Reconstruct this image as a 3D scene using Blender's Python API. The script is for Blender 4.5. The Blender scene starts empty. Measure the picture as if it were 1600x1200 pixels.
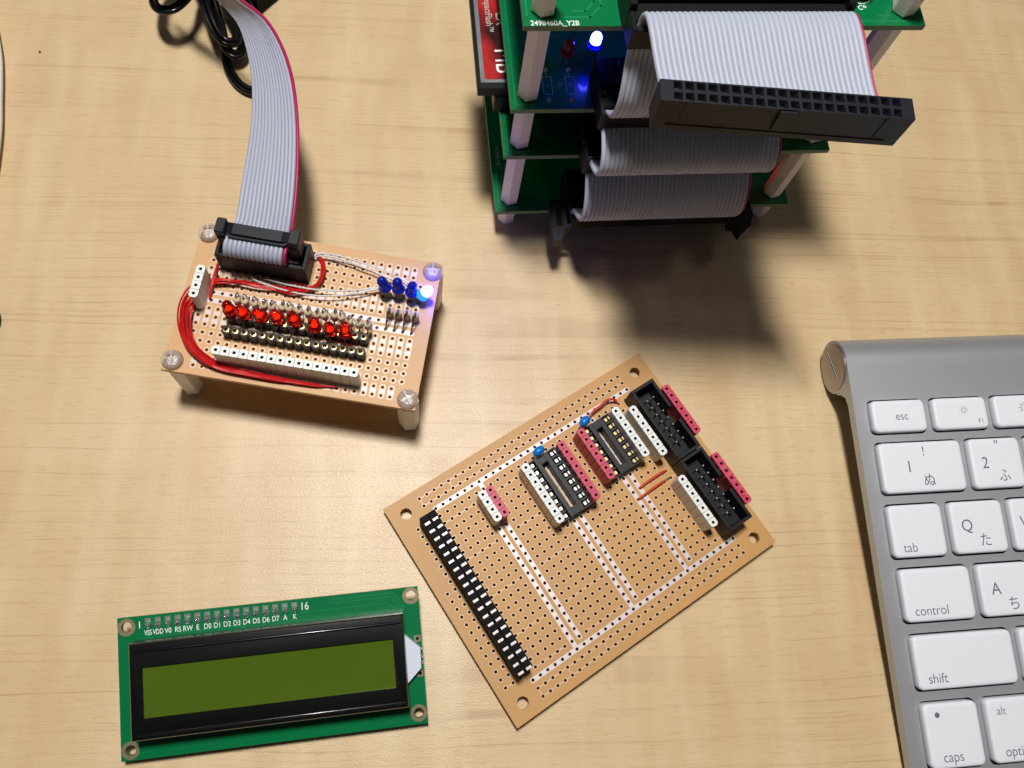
import bpy, bmesh, math, random
from mathutils import Vector, Matrix
random.seed(7)
S = 0.001                       # all builder numbers are millimetres
scene = bpy.context.scene
col = scene.collection
PI = math.pi

# ---------------------------------------------------------------- camera
cd = bpy.data.cameras.new('camera'); cam = bpy.data.objects.new('camera', cd); col.objects.link(cam)
cd.sensor_width = 36.0; cd.lens = 1320.89 / 1600 * 36.0; cd.clip_start = 0.005; cd.clip_end = 20.0
r_ = Vector((0.9952, 0.0, 0.0974)).normalized(); w_ = Vector((0.0921, 0.3250, -0.9412)).normalized()
u_ = r_.cross(w_).normalized(); r_ = w_.cross(u_).normalized()
M = Matrix((r_, u_, -w_)).transposed().to_4x4(); M.translation = Vector((-24.83, -87.58, 253.66)) * S
cam.matrix_world = M
scene.camera = cam

# ---------------------------------------------------------------- light
world = bpy.data.worlds.new('World'); scene.world = world; world.use_nodes = True
bg = world.node_tree.nodes['Background']; bg.inputs[0].default_value = (0.92, 0.89, 0.92, 1); bg.inputs[1].default_value = 0.03
def area(name, loc, aim, sx, sy, power, colr):
    ld = bpy.data.lights.new(name, 'AREA'); ld.shape = 'RECTANGLE'; ld.size = sx; ld.size_y = sy; ld.energy = power; ld.color = colr
    o = bpy.data.objects.new(name, ld); col.objects.link(o); o.location = loc
    o.rotation_euler = (Vector(aim) - Vector(loc)).to_track_quat('-Z', 'Y').to_euler()
    return o
area('desk_lamp', (-0.064, 0.139, 0.84), (0.02, 0.0, 0.0), 0.08, 0.15, 7.3, (1.0, 0.972, 0.94))
area('ceiling_lamp', (0.98, 0.45, 1.90), (0.0, 0.03, 0.0), 0.30, 0.30, 1.1, (1.0, 0.965, 0.92))
area('ceiling_lamp', (-1.10, 0.35, 1.90), (0.0, 0.03, 0.0), 0.30, 0.30, 1.2, (1.0, 0.965, 0.92))

scene.render.engine = 'CYCLES'
scene.cycles.use_denoising = True
scene.cycles.max_bounces = 8
scene.view_settings.view_transform = 'Standard'; scene.view_settings.look = 'None'
scene.view_settings.exposure = 0.0; scene.view_settings.gamma = 1.0; scene.view_settings.use_curve_mapping = False

# ---------------------------------------------------------------- materials
def lin(c):
    return tuple(((x / 255) / 12.92 if x / 255 <= 0.04045 else ((x / 255 + 0.055) / 1.055) ** 2.4) for x in c)
MATS = {}
def mat(name, rgb, rough=0.5, metal=0.0, var=0.06, scale=300.0, bump=0.0, trans=0.0, ior=1.45, emis=None, estr=0.0, spec=0.5, coat=0.0, rvar=0.08):
    m = bpy.data.materials.new(name); m.use_nodes = True; nt = m.node_tree; b = nt.nodes['Principled BSDF']
    c = lin(rgb)
    tc = nt.nodes.new('ShaderNodeTexCoord'); nz = nt.nodes.new('ShaderNodeTexNoise')
    nz.inputs['Scale'].default_value = scale; nz.inputs['Detail'].default_value = 8; nz.inputs['Roughness'].default_value = 0.62
    nt.links.new(tc.outputs['Object'], nz.inputs['Vector'])
    mx = nt.nodes.new('ShaderNodeMix'); mx.data_type = 'RGBA'
    mx.inputs['A'].default_value = (*[x * (1 - var) for x in c], 1); mx.inputs['B'].default_value = (*[min(1, x * (1 + var)) for x in c], 1)
    nt.links.new(nz.outputs['Fac'], mx.inputs['Factor']); nt.links.new(mx.outputs['Result'], b.inputs['Base Color'])
    mr = nt.nodes.new('ShaderNodeMapRange'); mr.inputs['To Min'].default_value = max(0.02, rough - rvar); mr.inputs['To Max'].default_value = min(1, rough + rvar)
    nt.links.new(nz.outputs['Fac'], mr.inputs['Value']); nt.links.new(mr.outputs['Result'], b.inputs['Roughness'])
    b.inputs['Metallic'].default_value = metal; b.inputs['IOR'].default_value = ior
    b.inputs['Transmission Weight'].default_value = trans; b.inputs['Specular IOR Level'].default_value = spec
    b.inputs['Coat Weight'].default_value = coat
    if emis:
        b.inputs['Emission Color'].default_value = (*lin(emis), 1); b.inputs['Emission Strength'].default_value = estr
    if bump:
        bp = nt.nodes.new('ShaderNodeBump'); bp.inputs['Strength'].default_value = bump; bp.inputs['Distance'].default_value = 0.0002
        nt.links.new(nz.outputs['Fac'], bp.inputs['Height']); nt.links.new(bp.outputs['Normal'], b.inputs['Normal'])
    MATS[name] = m
    return m

def wood_material():
    m = bpy.data.materials.new('maple_laminate'); m.use_nodes = True; nt = m.node_tree; N = nt.nodes; Lk = nt.links; b = N['Principled BSDF']
    tc = N.new('ShaderNodeTexCoord')
    rot = N.new('ShaderNodeMapping'); rot.inputs['Rotation'].default_value = (0, 0, -0.02); Lk.new(tc.outputs['Object'], rot.inputs['Vector'])
    def noise(sx, sy, scale, detail=3, rough=0.55, src=None, off=0.0):
        mp = N.new('ShaderNodeMapping'); mp.inputs['Scale'].default_value = (sx, sy, 1); mp.inputs['Location'].default_value = (off, off * 1.7, 0)
        Lk.new((src or rot.outputs['Vector']), mp.inputs['Vector'])
        n = N.new('ShaderNodeTexNoise'); n.inputs['Scale'].default_value = scale; n.inputs['Detail'].default_value = detail; n.inputs['Roughness'].default_value = rough
        Lk.new(mp.outputs['Vector'], n.inputs['Vector']); return n.outputs['Fac']
    def mr(v, a, bb, c, d, smooth=False):
        n = N.new('ShaderNodeMapRange'); n.inputs['From Min'].default_value = a; n.inputs['From Max'].default_value = bb
        n.inputs['To Min'].default_value = c; n.inputs['To Max'].default_value = d; n.interpolation_type = 'SMOOTHSTEP' if smooth else 'LINEAR'
        Lk.new(v, n.inputs['Value']); return n.outputs['Result']
    def mixc(f, A, B, mode='MIX'):
        n = N.new('ShaderNodeMix'); n.data_type = 'RGBA'; n.blend_type = mode
        if hasattr(f, 'node'): Lk.new(f, n.inputs['Factor'])
        else: n.inputs['Factor'].default_value = f
        for k, v in (('A', A), ('B', B)):
            if hasattr(v, 'node'): Lk.new(v, n.inputs[k])
            else: n.inputs[k].default_value = (*v, 1)
        return n.outputs['Result']
    def math_(op, a, bb):
        n = N.new('ShaderNodeMath'); n.operation = op
        for i, v in enumerate((a, bb)):
            if hasattr(v, 'node'): Lk.new(v, n.inputs[i])
            else: n.inputs[i].default_value = v
        return n.outputs[0]
    # warp so that the growth lines wander a little
    warp = noise(3, 6, 3.0, 2, 0.5, off=3.1)
    sep = N.new('ShaderNodeSeparateXYZ'); Lk.new(rot.outputs['Vector'], sep.inputs[0])
    y2 = math_('ADD', sep.outputs['Y'], math_('MULTIPLY', warp, 0.007))
    cmb = N.new('ShaderNodeCombineXYZ'); Lk.new(sep.outputs['X'], cmb.inputs['X']); Lk.new(y2, cmb.inputs['Y'])
    w = cmb.outputs[0]
    base = mixc(mr(noise(2.0, 30, 1.0, 3, 0.5, w), 0.3, 0.7, 0, 1), (0.61, 0.435, 0.228), (0.67, 0.505, 0.29))
    base = mixc(mr(noise(4.0, 110, 1.0, 3, 0.6, w, 5.0), 0.40, 0.72, 0, 0.20), base, (0.53, 0.36, 0.16))
    # thin dark growth lines, irregularly spaced and broken
    for k, (fy, off, wd, amt, g0) in enumerate(((130, 9.0, 0.020, 0.70, 0.36), (300, 14.0, 0.032, 0.50, 0.40))):
        ln = noise(0.8, fy, 1.0, 0, 0.4, w, off)
        line = mr(math_('ABSOLUTE', math_('SUBTRACT', ln, 0.5), 0), 0.0, wd, 1, 0, True)
        gate = mr(noise(26.0, 70, 1.0, 2, 0.5, w, 2.0 + off), g0, g0 + 0.22, 0.0, amt)
        base = mixc(math_('MULTIPLY', line, gate), base, (0.40, 0.25, 0.11))
    # cross-grain flame figure: pale and reddish smudges across the lines
    base = mixc(mr(noise(95, 14, 1.0, 2, 0.5, rot.outputs['Vector'], 1.0), 0.43, 0.66, 0, 0.50), base, (0.73, 0.585, 0.35))
    base = mixc(mr(noise(80, 20, 1.0, 2, 0.5, rot.outputs['Vector'], 6.0), 0.48, 0.70, 0, 0.50), base, (0.57, 0.375, 0.19))
    fl = mr(noise(170, 1300, 1.0, 2, 0.6, w, 4.0), 0.56, 0.66, 0, 0.30)
    base = mixc(fl, base, (0.45, 0.275, 0.13))
    pale = mr(noise(3, 3, 1.0, 2, 0.5, rot.outputs['Vector'], 7.0), 0.3, 0.7, 0, 0.25)
    base = mixc(pale, base, (0.69, 0.53, 0.335))
    Lk.new(base, b.inputs['Base Color'])
    gr = noise(1500, 2600, 1.0, 2, 0.6, rot.outputs['Vector'])
    Lk.new(mr(gr, 0.2, 0.8, 0.32, 0.46), b.inputs['Roughness'])
    b.inputs['Specular IOR Level'].default_value = 0.5
    bp = N.new('ShaderNodeBump'); bp.inputs['Strength'].default_value = 0.5; bp.inputs['Distance'].default_value = 0.00012
    Lk.new(gr, bp.inputs['Height']); Lk.new(bp.outputs['Normal'], b.inputs['Normal'])
    MATS['wood'] = m
wood_material()

mat('phenolic', (194, 146, 84), 0.5, var=0.16, scale=70, bump=0.05)
mat('phenolic_pale', (208, 164, 114), 0.5, var=0.13, scale=70, bump=0.05)
mat('tin', (206, 196, 196), 0.42, 0.15, var=0.06, scale=900)
mat('tin_pink', (212, 184, 154), 0.45, 0.1, var=0.06, scale=900)
mat('black_plastic', (17, 17, 20), 0.45, var=0.2, scale=700, bump=0.08, spec=0.3)
mat('black_matte', (9, 9, 11), 0.6, var=0.2, scale=700, spec=0.12)
mat('dark_slate', (28, 30, 36), 0.45, var=0.12, scale=700, bump=0.05, spec=0.35)
mat('white_socket', (228, 232, 228), 0.45, var=0.03, scale=400)
mat('red_socket', (196, 52, 84), 0.45, var=0.08, scale=400)
mat('nylon', (246, 241, 240), 0.45, var=0.03, scale=150, spec=0.4)
MATS['nylon'].node_tree.nodes['Principled BSDF'].inputs['Subsurface Weight'].default_value = 0.15
MATS['nylon'].node_tree.nodes['Principled BSDF'].inputs['Subsurface Scale'].default_value = 0.002
mat('clear_plastic', (240, 228, 216), 0.16, trans=0.3, ior=1.3, var=0.02, coat=0.5)
MATS['clear_plastic'].node_tree.nodes['Principled BSDF'].inputs['Alpha'].default_value = 0.45
mat('red_wire', (200, 30, 34), 0.4, var=0.1, scale=200)
mat('orange_wire', (198, 62, 30), 0.45, var=0.1, scale=200)
mat('white_wire', (232, 230, 228), 0.4, var=0.03)
mat('ribbon', (170, 175, 193), 0.42, var=0.03, scale=200)
mat('ribbon_white', (176, 182, 198), 0.45, var=0.03, scale=200)
mat('ribbon_red', (170, 28, 84), 0.42, var=0.06)
mat('steel', (196, 194, 190), 0.25, 1.0, var=0.06, scale=900)
mat('steel_dark', (128, 126, 124), 0.33, 1.0, var=0.1, scale=900)
mat('brass', (226, 196, 128), 0.25, 1.0, var=0.06)
mat('tin_bright', (214, 210, 206), 0.3, 0.5, var=0.1, scale=900)
mat('gold_bright', (226, 206, 150), 0.3, 0.5, var=0.1, scale=900)
mat('solder', (206, 206, 212), 0.16, 0.8, var=0.15, scale=1200, bump=0.35)
mat('pad_grey', (132, 138, 128), 0.4, 0.5, var=0.1, scale=900)
mat('ring_grey', (150, 140, 112), 0.4, 0.5, var=0.15, scale=900)
mat('beige_body', (206, 192, 160), 0.5, var=0.08, scale=900)
mat('brown_body', (176, 116, 84), 0.5, var=0.1, scale=900)
mat('red_lens', (226, 40, 30), 0.05, trans=0.92, ior=1.42, var=0.03)
mat('red_spot_glow', (255, 120, 40), 0.4, emis=(255, 84, 20), estr=1.4)  # orange glow inside the lens stands in for its bright highlight
mat('red_glow', (255, 40, 50), 0.3, emis=(255, 26, 48), estr=1.5)
mat('red_dim', (150, 10, 20), 0.15, trans=0.4, ior=1.5)
mat('blue_lens', (22, 40, 190), 0.1, trans=0.45, ior=1.5, var=0.03)
mat('blue_lit', (120, 160, 255), 0.3, emis=(50, 58, 255), estr=80.0)
mat('blue_lit_strong', (120, 160, 255), 0.3, emis=(64, 54, 255), estr=110.0)
mat('blue_skirt', (40, 120, 255), 0.2, emis=(20, 120, 255), estr=1.6)
mat('blue_cap', (10, 118, 200), 0.3, var=0.05)
mat('mask_green', (0, 112, 62), 0.28, var=0.06, scale=80, coat=0.4)
mat('mask_green_trace', (20, 128, 78), 0.3, var=0.05)
mat('mask_dark', (0, 96, 56), 0.3, var=0.05)
mat('fr4_edge', (104, 136, 104), 0.6, var=0.1, scale=900)
mat('silk', (236, 240, 236), 0.6, var=0.02)
mat('silk_grey', (176, 190, 180), 0.6, var=0.02)
mat('bezel_black', (8, 8, 10), 0.3, var=0.05, scale=60, coat=0.5, rvar=0.03)
mat('lcd_glass', (76, 98, 26), 0.14, var=0.20, scale=16, spec=0.35)
mat('diffuser', (214, 222, 236), 0.45, var=0.02)
mat('aluminium', (182, 184, 187), 0.42, 0.6, var=0.05, scale=4000, bump=0.25)
mat('aluminium_cap', (168, 160, 150), 0.35, 0.9, var=0.05, scale=2500)
mat('key_white', (232, 235, 242), 0.42, var=0.012, scale=300)
mat('well_dark', (16, 18, 22), 0.8, var=0.05)
mat('legend_grey', (104, 106, 116), 0.7, var=0.02)
mat('card_silver', (186, 190, 196), 0.3, 0.8, var=0.05)
mat('cable_black', (14, 14, 16), 0.22, var=0.1, scale=400)
mat('cable_white', (240, 240, 242), 0.35, var=0.02)
def card_label():
    m = bpy.data.materials.new('card_label'); m.use_nodes = True; nt = m.node_tree; b = nt.nodes['Principled BSDF']
    tc = nt.nodes.new('ShaderNodeTexCoord'); mp = nt.nodes.new('ShaderNodeMapping'); mp.inputs['Rotation'].default_value = (0, 0, 0.5)
    nz = nt.nodes.new('ShaderNodeTexNoise'); nz.inputs['Scale'].default_value = 70; nz.inputs['Detail'].default_value = 1
    cr = nt.nodes.new('ShaderNodeValToRGB'); cr.color_ramp.elements[0].position = 0.42; cr.color_ramp.elements[0].color = (0.028, 0.004, 0.006, 1)
    cr.color_ramp.elements[1].position = 0.62; cr.color_ramp.elements[1].color = (0.42, 0.016, 0.018, 1)
    nt.links.new(tc.outputs['Object'], mp.inputs[0]); nt.links.new(mp.outputs[0], nz.inputs['Vector']); nt.links.new(nz.outputs['Fac'], cr.inputs[0]); nt.links.new(cr.outputs[0], b.inputs['Base Color'])
    b.inputs['Roughness'].default_value = 0.3; MATS['card_label'] = m
card_label()

# ---------------------------------------------------------------- mesh helpers
class MB:
    def __init__(s): s.v = []; s.f = []; s.m = []
    def add(s, vs, fs, m=0):
        o = len(s.v); s.v += [tuple(p) for p in vs]; s.f += [tuple(i + o for i in f) for f in fs]; s.m += [m] * len(fs); return s
    def box(s, x0, x1, y0, y1, z0, z1, b=0.0, m=0):
        if b <= 0:
            v = [(x, y, z) for z in (z0, z1) for y in (y0, y1) for x in (x0, x1)]
            return s.add(v, [(0, 2, 3, 1), (4, 5, 7, 6), (0, 1, 5, 4), (2, 6, 7, 3), (0, 4, 6, 2), (1, 3, 7, 5)], m)
        X = (x0, x1); Y = (y0, y1); Z = (z0, z1); v = []; idx = {}
        for i in (0, 1):
            for j in (0, 1):
                for k in (0, 1):
                    dx = b if i == 0 else -b; dy = b if j == 0 else -b; dz = b if k == 0 else -b
                    for a, p in enumerate(((X[i], Y[j] + dy, Z[k] + dz), (X[i] + dx, Y[j], Z[k] + dz), (X[i] + dx, Y[j] + dy, Z[k]))):
                        idx[i, j, k, a] = len(v); v.append(p)
        c = ((x0 + x1) / 2, (y0 + y1) / 2, (z0 + z1) / 2); f = []
        def face(ids):
            P = [Vector(v[q]) for q in ids]; n = (P[1] - P[0]).cross(P[2] - P[0]); g = sum(P, Vector()) / len(P)
            f.append(tuple(ids) if n.dot(g - Vector(c)) > 0 else tuple(reversed(ids)))
        for i in (0, 1): face([idx[i, 0, 0, 0], idx[i, 1, 0, 0], idx[i, 1, 1, 0], idx[i, 0, 1, 0]])
        for j in (0, 1): face([idx[0, j, 0, 1], idx[1, j, 0, 1], idx[1, j, 1, 1], idx[0, j, 1, 1]])
        for k in (0, 1): face([idx[0, 0, k, 2], idx[1, 0, k, 2], idx[1, 1, k, 2], idx[0, 1, k, 2]])
        for i in (0, 1):
            for j in (0, 1): face([idx[i, j, 0, 0], idx[i, j, 1, 0], idx[i, j, 1, 1], idx[i, j, 0, 1]])
            for k in (0, 1): face([idx[i, 0, k, 0], idx[i, 1, k, 0], idx[i, 1, k, 2], idx[i, 0, k, 2]])
        for j in (0, 1):
            for k in (0, 1): face([idx[0, j, k, 1], idx[1, j, k, 1], idx[1, j, k, 2], idx[0, j, k, 2]])
        for i in (0, 1):
            for j in (0, 1):
                for k in (0, 1): face([idx[i, j, k, 0], idx[i, j, k, 1], idx[i, j, k, 2]])
        return s.add(v, f, m)
    def prism(s, poly, z0, z1, m=0, axis='z'):
        n = len(poly)
        A = sum(poly[i][0] * poly[(i + 1) % n][1] - poly[(i + 1) % n][0] * poly[i][1] for i in range(n))
        if A < 0: poly = poly[::-1]
        v = [(x, y, z0) for x, y in poly] + [(x, y, z1) for x, y in poly]
        if axis == 'x': v = [(z, x, y) for x, y, z in v]
        f = [tuple(range(n - 1, -1, -1)), tuple(range(n, 2 * n))] + [(i, (i + 1) % n, n + (i + 1) % n, n + i) for i in range(n)]
        return s.add(v, f, m)
    def lathe(s, prof, n=14, c=(0, 0, 0), m=0, axis='z'):
        v = []; f = []
        for r, z in prof:
            for k in range(n):
                a = 2 * PI * k / n; p = (r * math.cos(a), r * math.sin(a), z)
                if axis == 'x': p = (p[2], p[0], p[1])
                if axis == 'y': p = (p[1], p[2], p[0])
                v.append((p[0] + c[0], p[1] + c[1], p[2] + c[2]))
        L = len(prof)
        for i in range(L - 1):
            for k in range(n): f.append((i * n + k, i * n + (k + 1) % n, (i + 1) * n + (k + 1) % n, (i + 1) * n + k))
        if prof[0][0] > 1e-6: f.append(tuple(range(n - 1, -1, -1)))
        if prof[-1][0] > 1e-6: f.append(tuple((L - 1) * n + k for k in range(n)))
        return s.add(v, f, m)
    def tube(s, pts, r, n=6, m=0, off=None):
        P = [Vector(p) for p in pts]; L = len(P); v = []; f = []
        T = [(P[min(i + 1, L - 1)] - P[max(i - 1, 0)]).normalized() for i in range(L)]
        ref = Vector((0, 0, 1)) if abs(T[0].z) < 0.9 else Vector((1, 0, 0))
        nrm = (ref - T[0] * ref.dot(T[0])).normalized()
        for i in range(L):
            nrm = (nrm - T[i] * nrm.dot(T[i])).normalized(); bi = T[i].cross(nrm)
            c = P[i] + (bi * off if off else Vector())
            rr = r[i] if isinstance(r, (list, tuple)) else r
            for k in range(n):
                a = 2 * PI * k / n; v.append(tuple(c + (nrm * math.cos(a) + bi * math.sin(a)) * rr))
        for i in range(L - 1):
            for k in range(n): f.append((i * n + k, i * n + (k + 1) % n, (i + 1) * n + (k + 1) % n, (i + 1) * n + k))
        f.append(tuple(range(n - 1, -1, -1))); f.append(tuple((L - 1) * n + k for k in range(n)))
        return s.add(v, f, m)
    def ring(s, x, y, z, ri, ro, n=8, m=0):
        v = []; f = []
        for r in (ri, ro):
            for k in range(n): v.append((x + r * math.cos(2 * PI * (k + .5) / n), y + r * math.sin(2 * PI * (k + .5) / n), z))
        for k in range(n): f.append((k, n + k, n + (k + 1) % n, (k + 1) % n))
        return s.add(v, f, m)
    def holecell(s, x0, x1, y0, y1, z, cx, cy, r, n=8, m=0, flip=False):
        v = []; f = []
        angs = [2 * PI * (k) / n for k in range(n)]
        for a in angs: v.append((cx + r * math.cos(a), cy + r * math.sin(a), z))
        for a in angs:
            dx, dy = math.cos(a), math.sin(a); t = 1e9
            if dx > 1e-9: t = min(t, (x1 - cx) / dx)
            if dx < -1e-9: t = min(t, (x0 - cx) / dx)
            if dy > 1e-9: t = min(t, (y1 - cy) / dy)
            if dy < -1e-9: t = min(t, (y0 - cy) / dy)
            v.append((cx + dx * t, cy + dy * t, z))
        cor = {}
        corners = [(x1, y1), (x0, y1), (x0, y0), (x1, y0)]
        for k in range(n):
            k2 = (k + 1) % n; A = v[n + k]; B = v[n + k2]; loop = [k, n + k]
            if abs(A[0] - B[0]) > 1e-6 and abs(A[1] - B[1]) > 1e-6:
                for q in corners:
                    if (abs(q[0] - A[0]) < 1e-6 or abs(q[1] - A[1]) < 1e-6) and (abs(q[0] - B[0]) < 1e-6 or abs(q[1] - B[1]) < 1e-6):
                        loop.append(len(v)); v.append((q[0], q[1], z)); break
            loop += [n + k2, k2]
            f.append(tuple(reversed(loop)) if flip else tuple(loop))
        return s.add(v, f, m)
    def holewall(s, cx, cy, r, z0, z1, n=8, m=0):
        v = [(cx + r * math.cos(2 * PI * k / n), cy + r * math.sin(2 * PI * k / n), z) for z in (z0, z1) for k in range(n)]
        return s.add(v, [((k + 1) % n, k, n + k, n + (k + 1) % n) for k in range(n)], m)
    def move(s, fn):
        s.v = [tuple(fn(Vector(p))) for p in s.v]; return s
    def mesh(s, name, mats, smooth=False, angle=40):
        me = bpy.data.meshes.new(name)
        me.from_pydata([(x * S, y * S, z * S) for x, y, z in s.v], [], s.f)
        for mm in (mats if isinstance(mats, (list, tuple)) else [mats]): me.materials.append(MATS[mm])
        if len(set(s.m)) > 1: me.polygons.foreach_set('material_index', s.m)
        if smooth:
            me.polygons.foreach_set('use_smooth', [True] * len(me.polygons)); me.update()
            me.set_sharp_from_angle(angle=math.radians(angle))
        me.update(); return me

def place(name, me, parent=None, loc=(0, 0, 0), rot=(0, 0, 0)):
    o = bpy.data.objects.new(name, me); col.objects.link(o); o.parent = parent
    o.location = (loc[0] * S, loc[1] * S, loc[2] * S); o.rotation_euler = rot
    return o
def build(mb, name, mats, parent=None, loc=(0, 0, 0), rot=(0, 0, 0), smooth=False, angle=40):
    return place(name, mb.mesh(name, mats, smooth, angle), parent, loc, rot)
def thing(name, label, cat, loc=(0, 0, 0), rotz=0, group=None):
    o = bpy.data.objects.new(name, None); col.objects.link(o); o.empty_display_size = 0.01
    o.location = (loc[0] * S, loc[1] * S, loc[2] * S); o.rotation_euler = (0, 0, rotz)
    tag(o, label, cat, group); return o
def tag(o, label, cat, group=None):
    o['label'] = label; o['category'] = cat
    if group: o['group'] = group
    return o
def text(body, size, loc, parent, m, rotz=0.0, name='lettering', align='CENTER', sx=1.0, rotx=0.0, bold=0.0, shear=0.0, space=1.0):
    c = bpy.data.curves.new('text', 'FONT'); c.body = body; c.size = 1.0; c.align_x = align; c.align_y = 'CENTER'; c.offset = bold; c.shear = shear; c.space_character = space
    t = bpy.data.objects.new('text', c); col.objects.link(t)
    dg = bpy.context.evaluated_depsgraph_get()
    me = bpy.data.meshes.new_from_object(t.evaluated_get(dg)); bpy.data.objects.remove(t); bpy.data.curves.remove(c)
    k = size * S
    for v in me.vertices: v.co = (v.co.x * k * sx, v.co.y * k, 0)
    me.materials.clear(); me.materials.append(MATS[m]); me.name = name
    return place(name, me, parent, loc, (rotx, 0, rotz))
def spline(pts, sub=6):
    P = [Vector(p) for p in pts]; out = []
    for i in range(len(P) - 1):
        a = P[i - 1] if i else P[0] * 2 - P[1]; b = P[i]; c = P[i + 1]; d = P[i + 2] if i + 2 < len(P) else P[-1] * 2 - P[-2]
        for k in range(sub):
            t = k / sub
            out.append(0.5 * ((2 * b) + (c - a) * t + (2 * a - 5 * b + 4 * c - d) * t * t + (3 * b - a - 3 * c + d) * t ** 3))
    out.append(P[-1]); return out
def toloc(p, o):      # world mm -> local mm of a thing at (x, y, theta)
    c, s = math.cos(o[2]), math.sin(o[2]); x, y = p[0] - o[0], p[1] - o[1]
    return Vector((c * x + s * y, -s * x + c * y, p[2]))
def toworld(p, o):
    c, s = math.cos(o[2]), math.sin(o[2]); return Vector((o[0] + c * p[0] - s * p[1], o[1] + s * p[0] + c * p[1], p[2]))
def perf_mesh(xs, ys, holes, z0, z1, name, mats, n=8, big=(), blind=False):
    """board from a lattice of cells; holes: set of (i, j) cells with a small hole; big: (i0,i1,j0,j1,cx,cy,r)"""
    mb = MB(); skip = set()
    for (i0, i1, j0, j1, cx, cy, r) in big:
        for i in range(i0, i1):
            for j in range(j0, j1): skip.add((i, j))
        mb.holecell(xs[i0], xs[i1], ys[j0], ys[j1], z1, cx, cy, r, 16); mb.holecell(xs[i0], xs[i1], ys[j0], ys[j1], z0, cx, cy, r, 16, flip=True); mb.holewall(cx, cy, r, z0, z1, 16, 1)
    for i in range(len(xs) - 1):
        for j in range(len(ys) - 1):
            if (i, j) in skip: continue
            x0, x1, y0, y1 = xs[i], xs[i + 1], ys[j], ys[j + 1]
            if (i, j) in holes:
                cx, cy, r = (x0 + x1) / 2, (y0 + y1) / 2, 0.5
                mb.holecell(x0, x1, y0, y1, z1, cx, cy, r, n); mb.holewall(cx, cy, r, z0, z1, n, 1)
                if blind: mb.add([(x0, y0, z0), (x1, y0, z0), (x1, y1, z0), (x0, y1, z0)], [(3, 2, 1, 0)])
                else: mb.holecell(x0, x1, y0, y1, z0, cx, cy, r, n, flip=True)
            else:
                mb.add([(x0, y0, z1), (x1, y0, z1), (x1, y1, z1), (x0, y1, z1)], [(0, 1, 2, 3)]); mb.add([(x0, y0, z0), (x1, y0, z0), (x1, y1, z0), (x0, y1, z0)], [(3, 2, 1, 0)])
    a, b, c, d = xs[0], xs[-1], ys[0], ys[-1]
    mb.add([(a, c, z0), (b, c, z0), (b, d, z0), (a, d, z0), (a, c, z1), (b, c, z1), (b, d, z1), (a, d, z1)], [(0, 1, 5, 4), (1, 2, 6, 5), (2, 3, 7, 6), (3, 0, 4, 7)], 1)
    return mb.mesh(name, mats)
def strip_mesh(n, w, name='pad_strip', m='tin', p=2.54, t=0.04):
    """a tinned strip along y over n holes with rounded ends, holes left open"""
    mb = MB(); h = w / 2
    for k in range(n):
        cy = k * p; y0 = cy - (p / 2 if k else h * 0.55); y1 = cy + (p / 2 if k < n - 1 else h * 0.55)
        mb.holecell(-h, h, y0, y1, 0, 0, cy, 0.52, 8)
    for sg, cy in ((-1, 0), (1, (n - 1) * p)):
        y = cy + sg * h * 0.55; q = [(-h, y, 0), (h, y, 0), (h * 0.6, y + sg * h * 0.5, 0), (-h * 0.6, y + sg * h * 0.5, 0)]
        mb.add(q, [(0, 1, 2, 3) if sg > 0 else (3, 2, 1, 0)])
    return mb.mesh(name, m)

# ---------------------------------------------------------------- desk
d = MB().box(-700, 700, -420, 520, -28, 0, 1.0)
desk = build(d, 'desk_top', 'wood'); desk['kind'] = 'structure'

# ================================================================ component meshes shared by the boards
def socket_mesh(n, m, depth=4.0, h=8.5, name='pin_socket', splitlast=False):
    mb = MB(); p = 2.54
    for k in range(n):
        y = -k * p; a = 1.25; c = 0.16; g = 0.05 if not (splitlast and k == n - 1) else 0.09
        y0, y1 = y - p / 2 + g, y + p / 2 - g
        e0 = 0.45 if k == n - 1 else 0.0; e1 = 0.45 if k == 0 else 0.0
        # cell walls with small side grooves, chamfered ends, and a square pin opening
        poly = [(-a + 0.12, y0), (a - 0.12, y0), (a, y0 + 0.15 + e0), (a, y1 - 0.15 - e1), (a - 0.12 - e1, y1), (-a + 0.12 + e1, y1), (-a, y1 - 0.15 - e1), (-a, y0 + 0.15 + e0)]
        if e0: poly[0] = (-a + 0.12 + e0, y0); poly[1] = (a - 0.12 - e0, y0)
        N = len(poly); v = [(x, yy, 0) for x, yy in poly] + [(x, yy, h) for x, yy in poly]
        f = [(i, (i + 1) % N, N + (i + 1) % N, N + i) for i in range(N)] + [tuple(range(N - 1, -1, -1))]
        q = 0.40; o = len(v)
        v += [(-q, y - q, h), (q, y - q, h), (q, y + q, h), (-q, y + q, h), (-q * .8, y - q * .8, h - depth), (q * .8, y - q * .8, h - depth), (q * .8, y + q * .8, h - depth), (-q * .8, y + q * .8, h - depth)]
        T = list(range(N, 2 * N))   # top outline, ordered ccw from bottom-left
        f += [(T[0], T[1], o + 1, o), (T[1], T[2], o + 1), (T[2], T[3], o + 2, o + 1), (T[3], T[4], o + 2), (T[4], T[5], o + 3, o + 2), (T[5], T[6], o + 3), (T[6], T[7], o, o + 3), (T[7], T[0], o)]
        mb.add(v, f)
        mb.add(v[o:], [(0, 1, 5, 4), (1, 2, 6, 5), (2, 3, 7, 6), (3, 0, 4, 7), (4, 5, 6, 7)], 1)
    return mb.mesh(name, [m, 'black_matte'])
def led_lens_mesh(m, name='led'):
    mb = MB(); mb.lathe([(1.9, 0), (1.95, 0.15), (1.95, 0.75), (1.85, 0.9), (1.52, 0.95), (1.5, 3.2), (1.38, 3.75), (1.1, 4.25), (0.65, 4.6), (0.25, 4.72), (0, 4.74)], 18)
    return mb.mesh(name, m, True, 35)
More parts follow.
